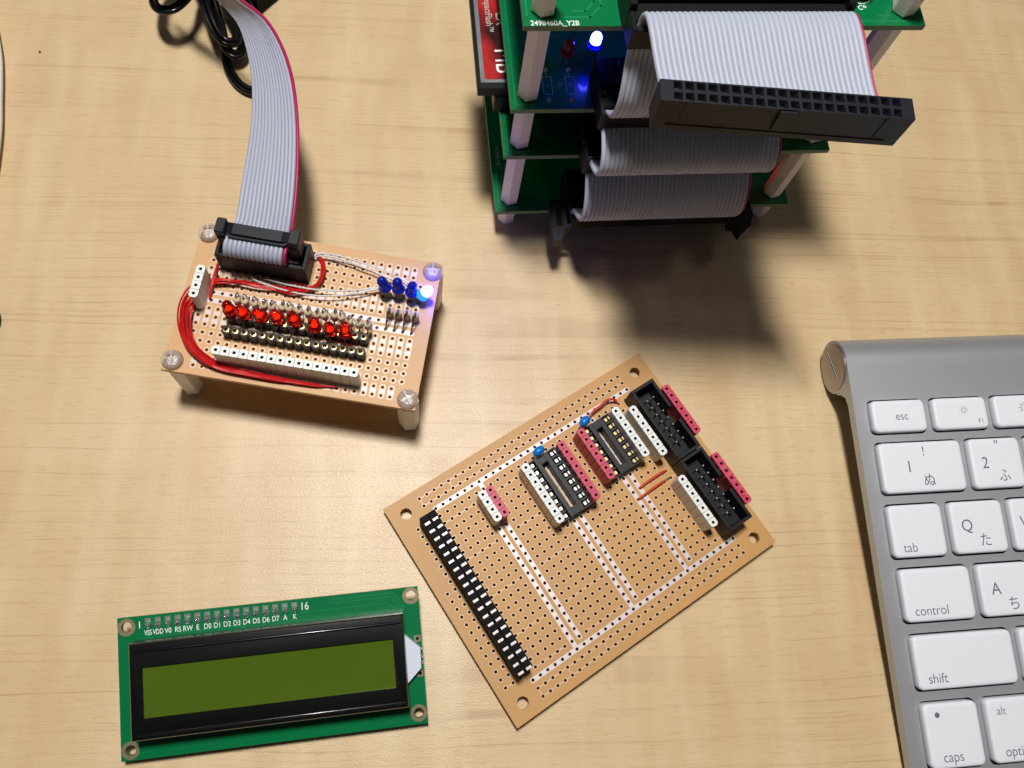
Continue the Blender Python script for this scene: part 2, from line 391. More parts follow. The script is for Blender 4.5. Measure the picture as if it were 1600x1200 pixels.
led_die_mb = MB().lathe([(0.0, 1.3), (0.4, 1.4), (0.5, 2.0), (0.42, 2.6), (0.2, 2.9), (0, 2.95)], 10)
def box_header(parent, cx, cy, L, W, z, rows, along='y', notch=+1, pins=True, H=9.0):
    """shrouded header: long side along y, centre (cx, cy), notch on the notch*x side"""
    mb = MB(); t = 1.1; x0, x1, y0, y1 = cx - W / 2, cx + W / 2, cy - L / 2, cy + L / 2
    mb.box(x0, x1, y0, y0 + t, z, z + H, 0.12); mb.box(x0, x1, y1 - t, y1, z, z + H, 0.12)
    e = 0.02
    for sg, xa, xb in ((-1, x0, x0 + t), (1, x1 - t, x1)):
        if sg == notch:
            mb.box(xa, xb, y0 + t - e, cy - 2.3, z, z + H - 0.01, 0.1); mb.box(xa, xb, cy + 2.3, y1 - t + e, z, z + H - 0.01, 0.1); mb.box(xa, xb, cy - 2.4, cy + 2.4, z, z + 2.6)
        else: mb.box(xa, xb, y0 + t - e, y1 - t + e, z, z + H - 0.01, 0.1)
    mb.box(x0 + t, x1 - t, y0 + t, y1 - t, z, z + 2.4)
    ob = build(mb, 'box_header', 'black_plastic', parent)
    if pins:
        pm = MB().box(-0.32, 0.32, -0.32, 0.32, 0, 8.0, 0.12).mesh('pin', 'steel')
        for i in range(rows):
            for sx in (-1.27, 1.27): place('pin', pm, ob, (cx + sx, cy + (i - (rows - 1) / 2) * 2.54, z + 0.3))
    return ob

# ================================================================ PROTOTYPE BOARD (large perfboard)
PERF = (20.942, -45.501, 0.58302)
pb = thing('prototype_board', 'large tan perforated prototype board with black, white and red sockets lying flat on the desk', 'circuit board', (PERF[0], PERF[1], 0), PERF[2])
ZP = 3.6
p = 2.54
xs = [-47.5] + [-45.72 + p * k for k in range(37)] + [47.5]; ys = [-36.0] + [-34.29 + p * k for k in range(28)] + [36.0]
holes = set(); pads = []
for i in range(len(xs) - 1):
    cx = (xs[i] + xs[i + 1]) / 2
    for j in range(len(ys) - 1):
        cy = (ys[j] + ys[j + 1]) / 2
        if abs(xs[i + 1] - xs[i] - p) > 1e-3 or abs(ys[j + 1] - ys[j] - p) > 1e-3: continue
        ok = abs(cx) < 37 and abs(cy) < 33.5 and not (cx < -36 and 26 < cy < 29)
        ok = ok or (-43 < cx < -38 and abs(cy) < 26) or (-45 < cx < -43 and cy < 6 and cy > -26) or (38 < cx < 41 and abs(cy) < 24)
        if ok: holes.add((i, j)); pads.append((cx, cy))
def ix(v): return min(range(len(xs)), key=lambda k: abs(xs[k] - v))
def iy(v): return min(range(len(ys)), key=lambda k: abs(ys[k] - v))
big = []
for sx, a, b_ in ((-1, -45.72, -40.64), (1, 40.64, 45.72)):
    for sy, c_, d_ in ((-1, -34.29, -29.21), (1, 29.21, 34.29)):
        big.append((ix(a), ix(b_), iy(c_), iy(d_), sx * 42.5, sy * 31.3, 1.7))
bo = place('board', perf_mesh(xs, ys, holes, ZP - 1.6, ZP, 'board', ['phenolic', 'phenolic'], big=big), pb)
mb = MB()
for cx, cy in pads: mb.ring(cx, cy, ZP + 0.02, 0.5, 0.70, 8)
o = build(mb, 'pad_rings', 'tin_pink', pb); o['kind'] = 'stuff'
mb = MB()
def trace(x0, y0, x1, y1, w=0.22, z=ZP + 0.025, gap=0.62):
    dx, dy = x1 - x0, y1 - y0; L = math.hypot(dx, dy); ux, uy = dx / L, dy / L; x0 += ux * gap; y0 += uy * gap; x1 -= ux * gap; y1 -= uy * gap; nx, ny = -uy * w / 2, ux * w / 2
    mb.add([(x0 - nx, y0 - ny, z), (x1 - nx, y1 - ny, z), (x1 + nx, y1 + ny, z), (x0 + nx, y0 + ny, z)], [(0, 1, 2, 3)])
gx = [-36.83 + p * k for k in range(30)]
for ya, yb in ((33.02, 30.48), (-33.02, -30.48)):
    for k in range(29):
        trace(gx[k], ya, gx[k + 1], ya); trace(gx[k], yb, gx[k + 1], yb)
    for k in (0, 4, 9, 14, 19, 24, 29): trace(gx[k], ya, gx[k], yb)
for y in (22.86, 10.16, -2.54, -15.24, -25.4):
    for k0, k1 in ((1, 5), (8, 13), (16, 21), (24, 28)):
        for k in range(k0, k1): trace(gx[k], y, gx[k + 1], y)
trace(-44.45, -25.4, -41.91, -25.4)
o = build(mb, 'thin_traces', 'tin_pink', pb); o['kind'] = 'stuff'
sm = {}
def strip(parent, x, y, n, w, z, horiz=False, m='tin', nm='pad_strip'):
    key = (n, w, m)
    if key not in sm: sm[key] = strip_mesh(n, w, nm, m)
    return place(nm, sm[key], parent, (x, y, z), (0, 0, -PI / 2 if horiz else 0))
zs = ZP + 0.035
strip(pb, -34.29, 27.94, 29, 1.45, zs, True); strip(pb, -36.83, -27.94, 30, 1.45, zs, True)
for x, y0, y1 in ((-21.59, -25.4, 20.32), (-19.05, -25.4, 25.4), (-1.27, -25.4, 20.32), (1.27, -25.4, 25.4), (19.05, -25.4, 20.32), (21.59, -25.4, 25.4)):
    strip(pb, x, y0, int(round((y1 - y0) / p)) + 1, 1.45, zs)
nk = MB()
for x, y in ((-21.59, -26.67), (-19.05, 26.67), (-1.27, -26.67), (1.27, 26.67), (19.05, -26.67), (21.59, 26.67)):
    nk.box(x - 0.7, x + 0.7, y - 0.62, y + 0.62, zs + 0.004, zs + 0.01)
o = build(nk, 'strip_joins', 'tin', pb); o['kind'] = 'stuff'
# 40-way black socket
mb = MB(); L = 20 * p; zt = ZP + 8.5
mb.box(-40.62, -38.16, -24.13 - .1, 26.67 + .1, ZP, zt, 0.12); mb.box(-38.04, -35.58, -24.13 - .1, 26.67 + .1, ZP, zt, 0.12); mb.box(-38.2, -38.0, -24.0, 26.5, ZP, zt - 0.15)
hs = build(mb, 'socket_strip', 'black_matte', pb); hs['label'] = 'long black double-row socket along the left end'
cm = MB().box(-0.84, 0.84, -0.36, 0.36, 0, 0.07, 0.02).mesh('contact', 'tin')
hm = MB(); hm.box(-0.93, 0.93, -0.72, 0.72, 0, 0.03)
wm = hm.mesh('pin_opening', 'black_matte')
for k in range(20):
    for x in (-39.39, -36.81):
        place('contact', cm, hs, (x, 25.4 - p * k - 1.13, zt + 0.0)); place('pin_opening', wm, hs, (x, 25.4 - p * k, zt + 0.005))
# coloured sockets
SK = {}
def sock(parent, n, m, x, y, z, lab=None, rot=0.0, split=False, h=8.5):
    k = (n, m, split, h)
    if k not in SK: SK[k] = socket_mesh(n, m, h=h, splitlast=split)
    o = place('pin_socket', SK[k], parent, (x, y, z), (0, 0, rot))
    if lab: o['label'] = lab
    return o
sock(pb, 4, 'white_socket', -21.59, 22.86, ZP, 'short white four-way socket'); sock(pb, 4, 'red_socket', -19.05, 22.86, ZP, 'short red four-way socket')
sock(pb, 8, 'white_socket', -6.55, 22.86, ZP, 'white socket beside the large chip holder', split=True); sock(pb, 8, 'red_socket', 6.5, 22.86, ZP, 'red socket beside the large chip holder')
sock(pb, 7, 'red_socket', 13.75, 22.86, ZP, 'red socket beside the small chip holder'); sock(pb, 7, 'white_socket', 26.6, 22.86, ZP, 'white socket beside the small chip holder')
sock(pb, 7, 'white_socket', 31.45, 20.32, ZP, 'white socket beside the upper black box header'); sock(pb, 7, 'white_socket', 31.35, -5.08, ZP, 'white socket beside the lower black box header')
sock(pb, 7, 'red_socket', 44.45, 20.32, ZP, 'red socket at the board edge by the upper header'); sock(pb, 7, 'red_socket', 44.45, -5.08, ZP, 'red socket at the board edge by the lower header')
box_header(pb, 38.1, 12.75, 25.3, 8.6, ZP, 7, notch=1); box_header(pb, 38.1, -12.75, 25.3, 8.6, ZP, 7, notch=1)
# chip holders
def dip(cx, n, y0, cmat):
    mb = MB(); z = ZP; H = 4.6; yt = y0 + 1.35; yb = y0 - (n - 1) * p - 1.35
    for sg in (-1, 1):
        xa = cx + sg * 3.81
        # outer wall, inner wall, dividers: the pockets stay open
        mb.box(xa + sg * 1.22 - 0.25, xa + sg * 1.22 + 0.25, yb, yt, z, z + H, 0.05)
        mb.box(min(xa - sg * 1.3, xa - sg * 2.8), max(xa - sg * 1.3, xa - sg * 2.8), yb, yt, z, z + H, 0.08)
        mb.box(xa - 1.3, xa + 1.0, yb + .05, yt - .05, z, z + 2.2)
        for k in range(n + 1):
            y = y0 + 1.27 - k * p; mb.box(xa - 1.35, xa + 1.0, max(yb, y - 0.3), min(yt, y + 0.3), z, z + H - 0.12)
    for y in (yt - 1.3, yb + 1.3): mb.box(cx - 1.1, cx + 1.1, y - 1.25, y + 1.25, z, z + H - 0.02, 0.1)
    if n > 7: mb.box(cx - 1.5, cx + 1.5, (yt + yb) / 2 - 0.01, (yt + yb) / 2 + 0.01, z, z + 0.5)
    ob = build(mb, 'chip_holder', 'dark_slate', pb)
    cmh = MB().box(-0.25, 0.8, -0.62, 0.62, 0, 0.75, 0.15).box(-1.0, -0.45, -0.62, 0.62, 0, 1.3, 0.12).mesh('contact', cmat)
    for sg in (-1, 1):
        for k in range(n): place('contact', cmh, ob, (cx + sg * 3.81 + 0.1, y0 - k * p, z + 2.9), (0, 0, 0 if sg < 0 else PI))
    return ob
dip(0.0, 8, 22.86, 'tin_bright')['label'] = 'larger black chip holder with eight contacts a side'
dip(20.32, 7, 22.86, 'gold_bright')['label'] = 'smaller black chip holder with seven contacts a side'
# blue ceramic capacitors
for cx, cy, rz in ((17.3, 25.6, 0.25), (0.1, 25.3, 0.1)):
    mb = MB().lathe([(0, -2.0), (0.8, -1.75), (1.25, -0.9), (1.35, 0), (1.25, 0.9), (0.8, 1.75), (0, 2.0)], 14, axis='x')
    co = build(mb, 'capacitor', 'blue_cap', pb, (cx, cy, ZP + 6.2), (0, 0, rz), True, 80)
    for sx in (-1, 1): build(MB().tube([(sx * 0.9, 0, -0.8), (sx * 1.27, 0, -2.5), (sx * 1.27, 0, -6.6)], 0.25, 6), 'lead', 'steel_dark', co)
# jumper wires
def wire(parent, pts, r, m, name='jumper_wire', sub=6, n=8):
    return build(MB().tube(spline(pts, sub), r, n), name, m, parent, smooth=True, angle=60)
wire(pb, [(20.0, 25.6, ZP), (20.4, 26.2, ZP + 1.6), (22.5, 27.3, ZP + 2.0), (25.5, 27.6, ZP + 2.2), (28.5, 28.0, ZP + 2.3), (30.6, 27.2, ZP + 2.0), (31.7, 25.6, ZP - 0.5)], 0.42, 'orange_wire')
wire(pb, [(21.59, 0, ZP - 0.6), (21.8, 0, ZP + 0.7), (24, 0.2, ZP + 0.9), (28, 0.25, ZP + 1.0), (31.4, 0.1, ZP + 0.7), (31.75, 0, ZP - 0.6)], 0.38, 'orange_wire')
wire(pb, [(19.05, -2.54, ZP - 0.6), (19.3, -2.54, ZP + 0.7), (22, -2.4, ZP + 1.0), (26, -2.3, ZP + 1.0), (29.0, -2.3, ZP + 0.9)], 0.38, 'orange_wire')
wire(pb, [(28.9, -2.3, ZP + 0.9), (30.4, -2.3, ZP + 0.8), (31.4, -2.5, ZP + 0.2), (31.6, -2.54, ZP - 0.6)], 0.22, 'steel', 'bare_wire')

# ================================================================ LED BOARD on standoffs
LED = (-62.274, 11.610, -0.13936)
lb = thing('led_board', 'tan perforated board on white standoffs carrying red and blue LEDs and red wires', 'circuit board', (LED[0], LED[1], 0), LED[2])
ZL = 22.5; ox, oy = 0.3, -0.45
xs = [-36.0] + [-31.75 + ox + p * k for k in range(26)] + [36.0]; ys = [-23.5] + [-21.59 + oy + p * k for k in range(18)] + [23.5]
holes = set(); pts = []
for i in range(25):
    for j in range(17):
        if i in (0, 24) and (j < 2 or j > 14): continue
        holes.add((i + 1, j + 1))
place('board', perf_mesh(xs, ys, holes, ZL - 1.6, ZL, 'board', ['phenolic_pale', 'phenolic_pale'], blind=True), lb)
LX = lambda i: -30.48 + ox + p * i
LY = lambda j: -20.32 + oy + p * j
rm = MB().ring(0, 0, 0, 0.52, 0.98, 12).mesh('pad', 'tin_pink')
zl = ZL + 0.03
for i in range(25):
    edge = i in (0, 24)
    for j0, n in ((0, 2), (5, 3), (10, 3), (15, 2)):
        if edge and j0 in (0, 15): continue
        strip(lb, LX(i), LY(j0), n, 1.75, zl)
        for q in range(n): place('pad', rm, lb, (LX(i), LY(j0 + q), zl + 0.02))
    for j in (2, 3, 4, 13, 14): place('pad', rm, lb, (LX(i), LY(j), zl))
strip(lb, LX(0), LY(8), 25, 1.5, zl, True); strip(lb, LX(0), LY(9), 25, 1.5, zl, True)
# standoffs and clear screws
hexp = [(3.2 * math.cos(PI / 3 * k + 0.3), 3.2 * math.sin(PI / 3 * k + 0.3)) for k in range(6)]
som = MB().prism(hexp, 0.0, ZL - 1.62).mesh('standoff', 'nylon')
scw = MB().lathe([(3.0, 0), (3.05, 0.5), (2.9, 1.2), (2.4, 1.75), (1.6, 2.0), (1.2, 2.05), (1.15, 1.2), (0, 1.15)], 20).mesh('screw', 'clear_plastic', True, 40)
slt = MB().box(-2.2, 2.2, -0.3, 0.3, 0, 0.25, 0.05).box(-0.3, 0.3, -2.2, 2.2, 0, 0.25, 0.05).mesh('screw_cross', 'clear_plastic')
shk = MB().lathe([(1.45, -1.7), (1.45, 0.2)], 12).mesh('screw_shank', 'nylon')
for x, y in ((-33.6, 20.4), (-33.4, -20.4), (33.4, -20.7), (33.6, 20.3)):
    place('standoff', som, lb, (x, y, 0)); so = place('screw', scw, lb, (x, y, ZL)); place('screw_cross', slt, so, (0, 0, 1.95), (0, 0, random.random())); place('screw_shank', shk, so)
# white sockets
h16 = sock(lb, 16, 'white_socket', -20.0, -18.05, ZL, 'long white sixteen-way socket at the front edge', PI / 2)
sock(lb, 4, 'white_socket', -30.1, 5.0, ZL, 'short white four-way socket at the left edge')
# machined round sockets
def round_strip(y, x0, nn):
    mb = MB()
    for k in range(nn):
        x = x0 + k * p; c = 0.42
        poly = [(x - 1.27 + 0.02, y - 0.75), (x - 0.85, y - 1.2), (x + 0.85, y - 1.2), (x + 1.25, y - 0.75), (x + 1.25, y + 0.75), (x + 0.85, y + 1.2), (x - 0.85, y + 1.2), (x - 1.25, y + 0.75)]
        mb.prism(poly, ZL, ZL + 4.0)
    ob = build(mb, 'round_pin_socket', 'black_plastic', lb)
    rg = MB().lathe([(0.86, 0), (0.86, 0.16), (0.62, 0.2), (0.42, 0.05), (0.36, -0.0)], 14).mesh('ring', 'brass', True, 30)
    dk = MB().lathe([(0.40, 0), (0.40, 0.09)], 10).mesh('opening', 'black_matte')
    for k in range(nn): q = place('ring', rg, ob, (x0 + k * p, y, ZL + 4.0)); place('opening', dk, ob, (x0 + k * p, y, ZL + 4.0))
    return ob
round_strip(-10.1, -20.1, 16); round_strip(-5.5, -20.1, 16)
# red LEDs plugged in across the two strips
rl = led_lens_mesh('red_lens'); rspot = led_die_mb.mesh('die', 'red_spot_glow', True, 60)  # die shape glows orange to imitate the highlight in each red lens
for k, (x, y) in enumerate([(-19.97, -5.0), (-15.95, -5.1), (-11.02, -5.1), (-6.3, -4.9), (-1.63, -4.8), (3.97, -5.6), (8.86, -5.9), (13.1, -6.5)]):
    tx, ty = (-0.18 + 0.1 * random.random(), random.uniform(-0.18, 0.12)); 
    if k == 7: tx, ty = 0.35, 0.5
    o = place('led', rl, lb, (x, y + 0.1, ZL + 4.9 + (0.4 if k < 5 else 0)), (tx, ty, random.random() * 3)); place('die', rspot, o)
    hx = -20.1 + p * (1 + round((x + 20.1 - p) / p)); z0 = ZL + 5.0
    build(MB().tube(spline([(x - 0.2, y - 0.3, z0 + 0.2), (x + 0.2, y - 2.2, z0 - 0.2), (hx, -9.9, ZL + 4.0)], 5), 0.2, 6), 'led_lead', 'steel_dark', lb)
    build(MB().tube(spline([(x + 0.5, y + 0.2, z0 + 0.2), (x + 0.6, y - 0.2, z0 - 0.6), (x + 0.6, -5.5, ZL + 3.9)], 5), 0.2, 6), 'led_lead', 'steel_dark', lb)
# standing resistors behind them
body = MB().lathe([(0, 0), (0.6, 0.05), (1.0, 0.35), (1.05, 0.7), (0.9, 1.0), (0.9, 2.3), (1.05, 2.6), (1.08, 3.0), (0.9, 3.45), (0.5, 3.7), (0, 3.75)], 14).mesh('resistor', 'beige_body', True, 60)
for k in range(16):
    x = -18.5 + k * 2.49 + random.uniform(-0.15, 0.15); y = -1.9 + random.uniform(-0.25, 0.25) - (0.5 if k > 12 else 0); t = random.uniform(-0.1, 0.1)
    o = place('resistor', body, lb, (x, y, ZL + 4.1), (random.uniform(-0.1, 0.12), t, 0))
    yl = 2.4
    build(MB().tube(spline([(0, 0, 3.6), (0.0, 0.1, 4.8), (0.1, 0.6, 5.3), (0.2, 1.2, 4.6), (0.25, 1.5, 2.0), (0.3, yl, -4.6)], 5), 0.25, 6), 'lead', 'steel', o, smooth=True, angle=60)
    build(MB().tube([(0, 0, 0.1), (0, -0.6, -1.2), (0.0, -2.0, -3.6)], 0.25, 6), 'lead', 'steel', o)
# the four resistors by the blue LEDs
bb = MB().lathe([(0, 0), (0.7, 0.05), (1.12, 0.4), (1.12, 0.9), (0.98, 1.2), (0.98, 2.4), (1.12, 2.8), (1.08, 3.3), (0.6, 3.6), (0, 3.65)], 14).mesh('resistor', 'beige_body', True, 60)
for k in range(4):
    x = 23.3 + k * 2.5
    o = place('resistor', bb, lb, (x + 0.35, 4.1 - 0.25 * k * 0.3, ZL + 1.0), (random.uniform(-0.05, 0.05), 0.05, 0))
    build(MB().tube(spline([(0, 0, 3.6), (-0.05, -0.1, 4.6), (-0.15, -0.8, 5.2), (-0.3, -1.7, 4.8), (-0.35, -3.2, 2.6), (-0.35, -4.95, -1.6)], 6), 0.27, 6), 'lead', 'steel_dark', o, smooth=True, angle=60)
    build(MB().tube([(0, 0, 0.1), (0, 0, -1.6)], 0.27, 6), 'lead', 'steel_dark', o)
# blue LEDs on bent legs
bl = led_lens_mesh('blue_lens')
def lit_led(parent, loc, rot, skirt, label, glow='blue_lit'):
    lo = MB().lathe([(1.9, 0), (1.95, 0.15), (1.95, 0.75), (1.85, 0.9), (1.52, 0.95), (1.5, 1.7), (0, 1.72)], 18).mesh('led', skirt, True, 35)
    hi = MB().lathe([(0, 1.72), (1.5, 1.75), (1.5, 3.2), (1.38, 3.75), (1.1, 4.25), (0.65, 4.6), (0.25, 4.72), (0, 4.74)], 18).mesh('glowing_dome', glow, True, 35)
    o = place('led', lo, parent, loc, rot); place('glowing_dome', hi, o); o['label'] = label; return o
bdie = led_die_mb.mesh('die', 'steel_dark', True, 60)
for k, (bx, tx_, ty_, lean) in enumerate([(23.4, 20.0, 11.3, -0.42), (26.0, 24.6, 11.6, -0.15), (28.55, 29.2, 11.2, 0.06), (31.1, 34.0, 11.2, 0.62)]):
    z0 = ZL + (4.4 if k < 3 else 4.0)
    dx = math.sin(lean); bxx = tx_ - dx * 3.6; by = ty_ - 1.0
    if k < 3: o = place('led', bl, lb, (bxx, by, z0), (-0.28, lean, 0)); place('die', bdie, o)
    else: o = lit_led(lb, (bxx, by, z0), (-0.28, lean, 0), 'blue_skirt', 'blue LED glowing bright white-blue', 'blue_lit_strong')
    for sx in (-0.5, 0.5):
        build(MB().tube(spline([(bxx + sx, by, z0 + 0.2), (bxx + sx * 0.8 + (bx - bxx) * 0.3, by - 0.5, z0 - 1.6), (bx + sx * 0.3, 9.35, ZL - 0.8)], 5), 0.25, 6), 'led_lead', 'steel_dark', lb)
# shrouded header with the plug
bh = MB(); t = 1.1; X0, X1, Y0, Y1 = -27.5, -1.5, 9.75, 18.2
bh.box(X0, X0 + t, Y0, Y1, ZL, ZL + 9, .12); bh.box(X1 - t, X1, Y0, Y1, ZL, ZL + 9, .12)
bh.box(X0 + t - .02, X1 - t + .02, Y1 - t, Y1, ZL, ZL + 8.99, .1); bh.box(X0 + t - .02, -16.6, Y0, Y0 + t, ZL, ZL + 8.99, .1); bh.box(-12.4, X1 - t + .02, Y0, Y0 + t, ZL, ZL + 8.99, .1); bh.box(-16.7, -12.3, Y0 + .15, Y0 + t, ZL, ZL + 8.7)
bh.box(X0 + t, X1 - t, Y0 + t, Y1 - t, ZL, ZL + 2.5)
build(bh, 'box_header', 'black_plastic', lb)
# red wire bundle along the left and front edges
rs = random.Random(3)
for k in range(13):
    xe = -17.5 + k * 2.54 + rs.uniform(-0.3, 0.3); a = ((k * 5) % 13 - 6) * 0.27; b_ = rs.uniform(0, 1.3); f = k / 12
    z = ZL + 0.5
    P = [(-31.4 + 0.2 * f, 4.0 - 7.6 * f, z + 0.5), (-33.2 + 1.4 * f + a * .5, 1.0 - 6 * f, z + 1.4 + b_), (-34.0 + 2.2 * f + a * .6, -4.5 - 2 * f, z + 1.9 + b_), (-32.9 + 2.4 * f + a * .5, -10.5 - f, z + 1.8 + b_), (-29.4 + 1.6 * f + a * .4, -15.6 - 0.6 * f + a * .5, z + 1.5 + b_),
         (-24.5 + 0.6 * f, -19.0 + a * 0.7, z + 1.2 + b_), (-19.5, -20.4 + a * 0.6 - 0.3 * f, z + 0.9 + b_ * 0.6)]
    if xe > -13: P.append((-12.5, -21.0 + a * 0.55, z + 0.8 + b_ * 0.6))
    if xe > -3: P.append((-3.0, -21.3 + a * 0.4, z + 0.7 + b_ * 0.4))
    if xe > 7: P.append((6.0, -21.3 + a * 0.3, z + 0.6 + b_ * 0.3))
    P += [(xe - 1.2, -20.9 + a * 0.2, z + 0.4), (xe, -20.6, z - 0.2), (xe + 0.1, -20.55, ZL - 1.0)]
    wire(lb, P, 0.28, 'red_wire', 'red_wire', 4, 6)
# red wires from the short socket under the plug
for k in range(7):
    a = rs.uniform(-0.9, 0.9); b_ = rs.uniform(0, 0.9); z = ZL + 0.6; xe = -24.0 + k * 2.6
    P = [(-28.6, 5.0 - 0.5 * k * 0.5, z + 0.9), (-26.0, 5.6 - 0.2 * k, z + 1.5 + b_), (-21.5 + k * 0.3, 5.0 + a * 0.8 + 0.15 * k, z + 1.2 + b_), (-16.0, 4.6 + a + 0.2 * k, z + 1.0 + b_), (-10.5, 5.0 + a + 0.2 * k, z + 0.9)]
    if k > 3: P += [(-5.0, 5.6 + a, z + 1.0 + b_), (0.6 + 0.3 * (k - 4), 8.6 + a * .5, z + 1.4), (1.7 + 0.4 * (k - 4), 12.8, z + 1.6 + b_ * .5), (0.6 + 0.4 * (k - 4), 16.5 + 0.3 * k * .4, z + 1.3), (-1.0, 18.6, z + 0.4)]
    else: P += [(-7.0 + k * 1.2, 6.6 + a, z + 0.6), (-5.5 + k * 1.2, 9.2, z)]
    wire(lb, P, 0.28, 'red_wire', 'red_wire', 4, 6)
wire(lb, [(-28.6, 11.0, ZL + 0.5), (-28.2, 9.0, ZL + 1.6), (-28.0, 5.0, ZL + 2.4), (-28.0, 2.0, ZL + 1.8), (-28.1, 0.0, ZL + 0.4), (-28.1, -0.45, ZL - 0.8)], 0.36, 'red_wire', 'red_wire', 5, 6)
# white wires to the blue LEDs
for P in ([(-14.6, 8.8, ZL + 0.6), (-13.0, 8.2, ZL + 1.6), (-7.0, 7.4, ZL + 2.2), (0.0, 7.2, ZL + 2.4), (8.0, 8.0, ZL + 2.6), (15.0, 9.8, ZL + 2.6), (19.5, 11.4, ZL + 2.4), (22.0, 12.2, ZL + 0.4)],
          [(-18.0, 8.6, ZL + 0.6), (-16.0, 7.2, ZL + 1.6), (-8.0, 5.6, ZL + 2.2), (0.0, 5.2, ZL + 2.4), (8.0, 6.4, ZL + 2.6), (14.0, 8.6, ZL + 2.6), (18.5, 10.6, ZL + 2.4), (21.4, 12.0, ZL + 0.4)],
          [(-1.4, 17.6, ZL + 1.6), (1.0, 18.5, ZL + 2.4), (6.0, 18.2, ZL + 2.6), (13.0, 16.8, ZL + 2.6), (20.0, 15.2, ZL + 2.6), (25.4, 13.8, ZL + 2.4), (27.6, 12.6, ZL + 0.6)],
          [(-1.4, 17.9, ZL + 2.6), (1.0, 18.9, ZL + 3.0), (7.0, 18.8, ZL + 3.0), (15.0, 17.6, ZL + 3.0), (23.0, 15.8, ZL + 2.8), (28.0, 14.2, ZL + 2.4), (30.2, 12.6, ZL + 0.6)]):
    wire(lb, P, 0.26, 'white_wire', 'white_wire', 5, 6)

# ================================================================ narrow ribbon cable with its plug
nr = thing('ribbon_cable', 'narrow grey ribbon cable with a magenta edge, its black plug seated on the LED board', 'ribbon cable', (LED[0], LED[1], 0), LED[2])
RL = [(-82.1, 33.8, 35.8), (-81.1, 44.3, 37.5), (-80.4, 59.2, 37.7), (-80.7, 70.7, 37.2), (-82.2, 82.7, 36.3), (-85.1, 94.2, 35.0), (-89.2, 104.9, 33.5), (-96.2, 113.9, 32.6), (-100.6, 118.0, 32.6), (-110, 125, 32), (-120, 132, 31)]
RR = [(-65.4, 29.2, 38.2), (-64.5, 40.7, 41.5), (-64.8, 54.6, 44.3), (-66.1, 66.3, 45.8), (-68.5, 77.3, 45.7), (-72.4, 87.8, 45.0), (-78.0, 97.2, 44.5), (-86.0, 104.6, 43.4), (-90.4, 108.6, 43.3), (-99.5, 115.5, 42.5), (-110, 122.5, 41)]
NC = 14
for k in range(NC):
    f = (k + 0.5) / NC; xl = -24.0 + f * 17.8
    P = [(xl, 13.0, 32.6), (xl, 10.9, 32.7), (xl, 9.75, 33.3), (xl, 9.45, 34.6), (xl, 10.2, 36.0), (xl, 11.8, 36.7), (xl, 14.2, 36.8), (xl, 16.4, 36.7)]
    P += [toloc(Vector(a).lerp(Vector(b_), f), LED) for a, b_ in zip(RL, RR)]
    build(MB().tube(spline(P, 4), 0.70 if k < NC - 1 else 0.52, 8), 'conductor', 'ribbon_red' if k == NC - 1 else 'ribbon', nr, smooth=True, angle=80)
mb = MB(); mb.box(-25.9, -3.6, 10.95, 17.0, ZL + 2.6, 32.0, .1); mb.box(-25.9, -3.6, 12.4, 17.0, 32.0, 36.0, .15)
build(mb, 'plug', 'black_plastic', nr)
mb = MB(); mb.prism([(-22.6, 12.7), (-7.0, 12.7), (-5.9, 13.9), (-5.9, 17.1), (-23.7, 17.1), (-23.7, 13.9)], 37.5, 38.6); mb.prism([(-21.6, 13.3), (-8.0, 13.3), (-8.0, 16.4), (-21.6, 16.4)], 38.6, 39.7)
mb.add([(-23.7, 13.9, 38.6), (-21.6, 13.3, 39.7), (-21.6, 16.4, 39.7), (-23.7, 17.1, 38.6), (-5.9, 13.9, 38.6), (-8.0, 13.3, 39.7), (-8.0, 16.4, 39.7), (-5.9, 17.1, 38.6)], [(0, 1, 2, 3), (4, 7, 6, 5)])
for x0, x1 in ((-26.3, -23.6), (-6.0, -3.0)):
    mb.box(x0, x1, 12.6, 17.2, 31.0, 40.6, 0.3); mb.box(x0 + (0.6 if x0 < -20 else -0.0), x1 - (0.0 if x0 < -20 else 0.6), 12.2, 14.2, 31.0, 38.0, 0.2)
build(mb, 'strain_relief', 'dark_slate', nr)

# ================================================================ LCD MODULE
LC = (-65.221, -86.771, 0.114567)
lt = math.atan(6.6 / 36)
lc = thing('display_module', 'green character display module with black bezel and blank olive screen', 'display module', (LC[0], LC[1], 7.3), LC[2])
lc.rotation_euler = (lt, 0, LC[2])
xs = [-40, -35.6, 35.6, 40]; ys = [-18.3, -13.6, 13.6, 18.3]
HL = [(-37.7, 15.7), (37.9, 16.0), (37.7, -15.4), (-37.6, -15.7)]
big = [(0, 1, 2, 3, *HL[0], 1.35), (2, 3, 2, 3, *HL[1], 1.35), (2, 3, 0, 1, *HL[2], 1.35), (0, 1, 0, 1, *HL[3], 1.35)]
pcb = place('circuit_board', perf_mesh(xs, ys, set(), -1.6, 0, 'circuit_board', ['mask_green', 'fr4_edge'], big=big), lc)
rg = MB().lathe([(1.35, 0), (1.35, 0.05), (2.25, 0.05), (2.25, 0)], 24)
rg = MB(); rg.ring(0, 0, 0.03, 1.36, 2.3, 24); rgm = rg.mesh('mounting_ring', 'ring_grey')
for h in HL: place('mounting_ring', rgm, lc, (h[0], h[1], 0))
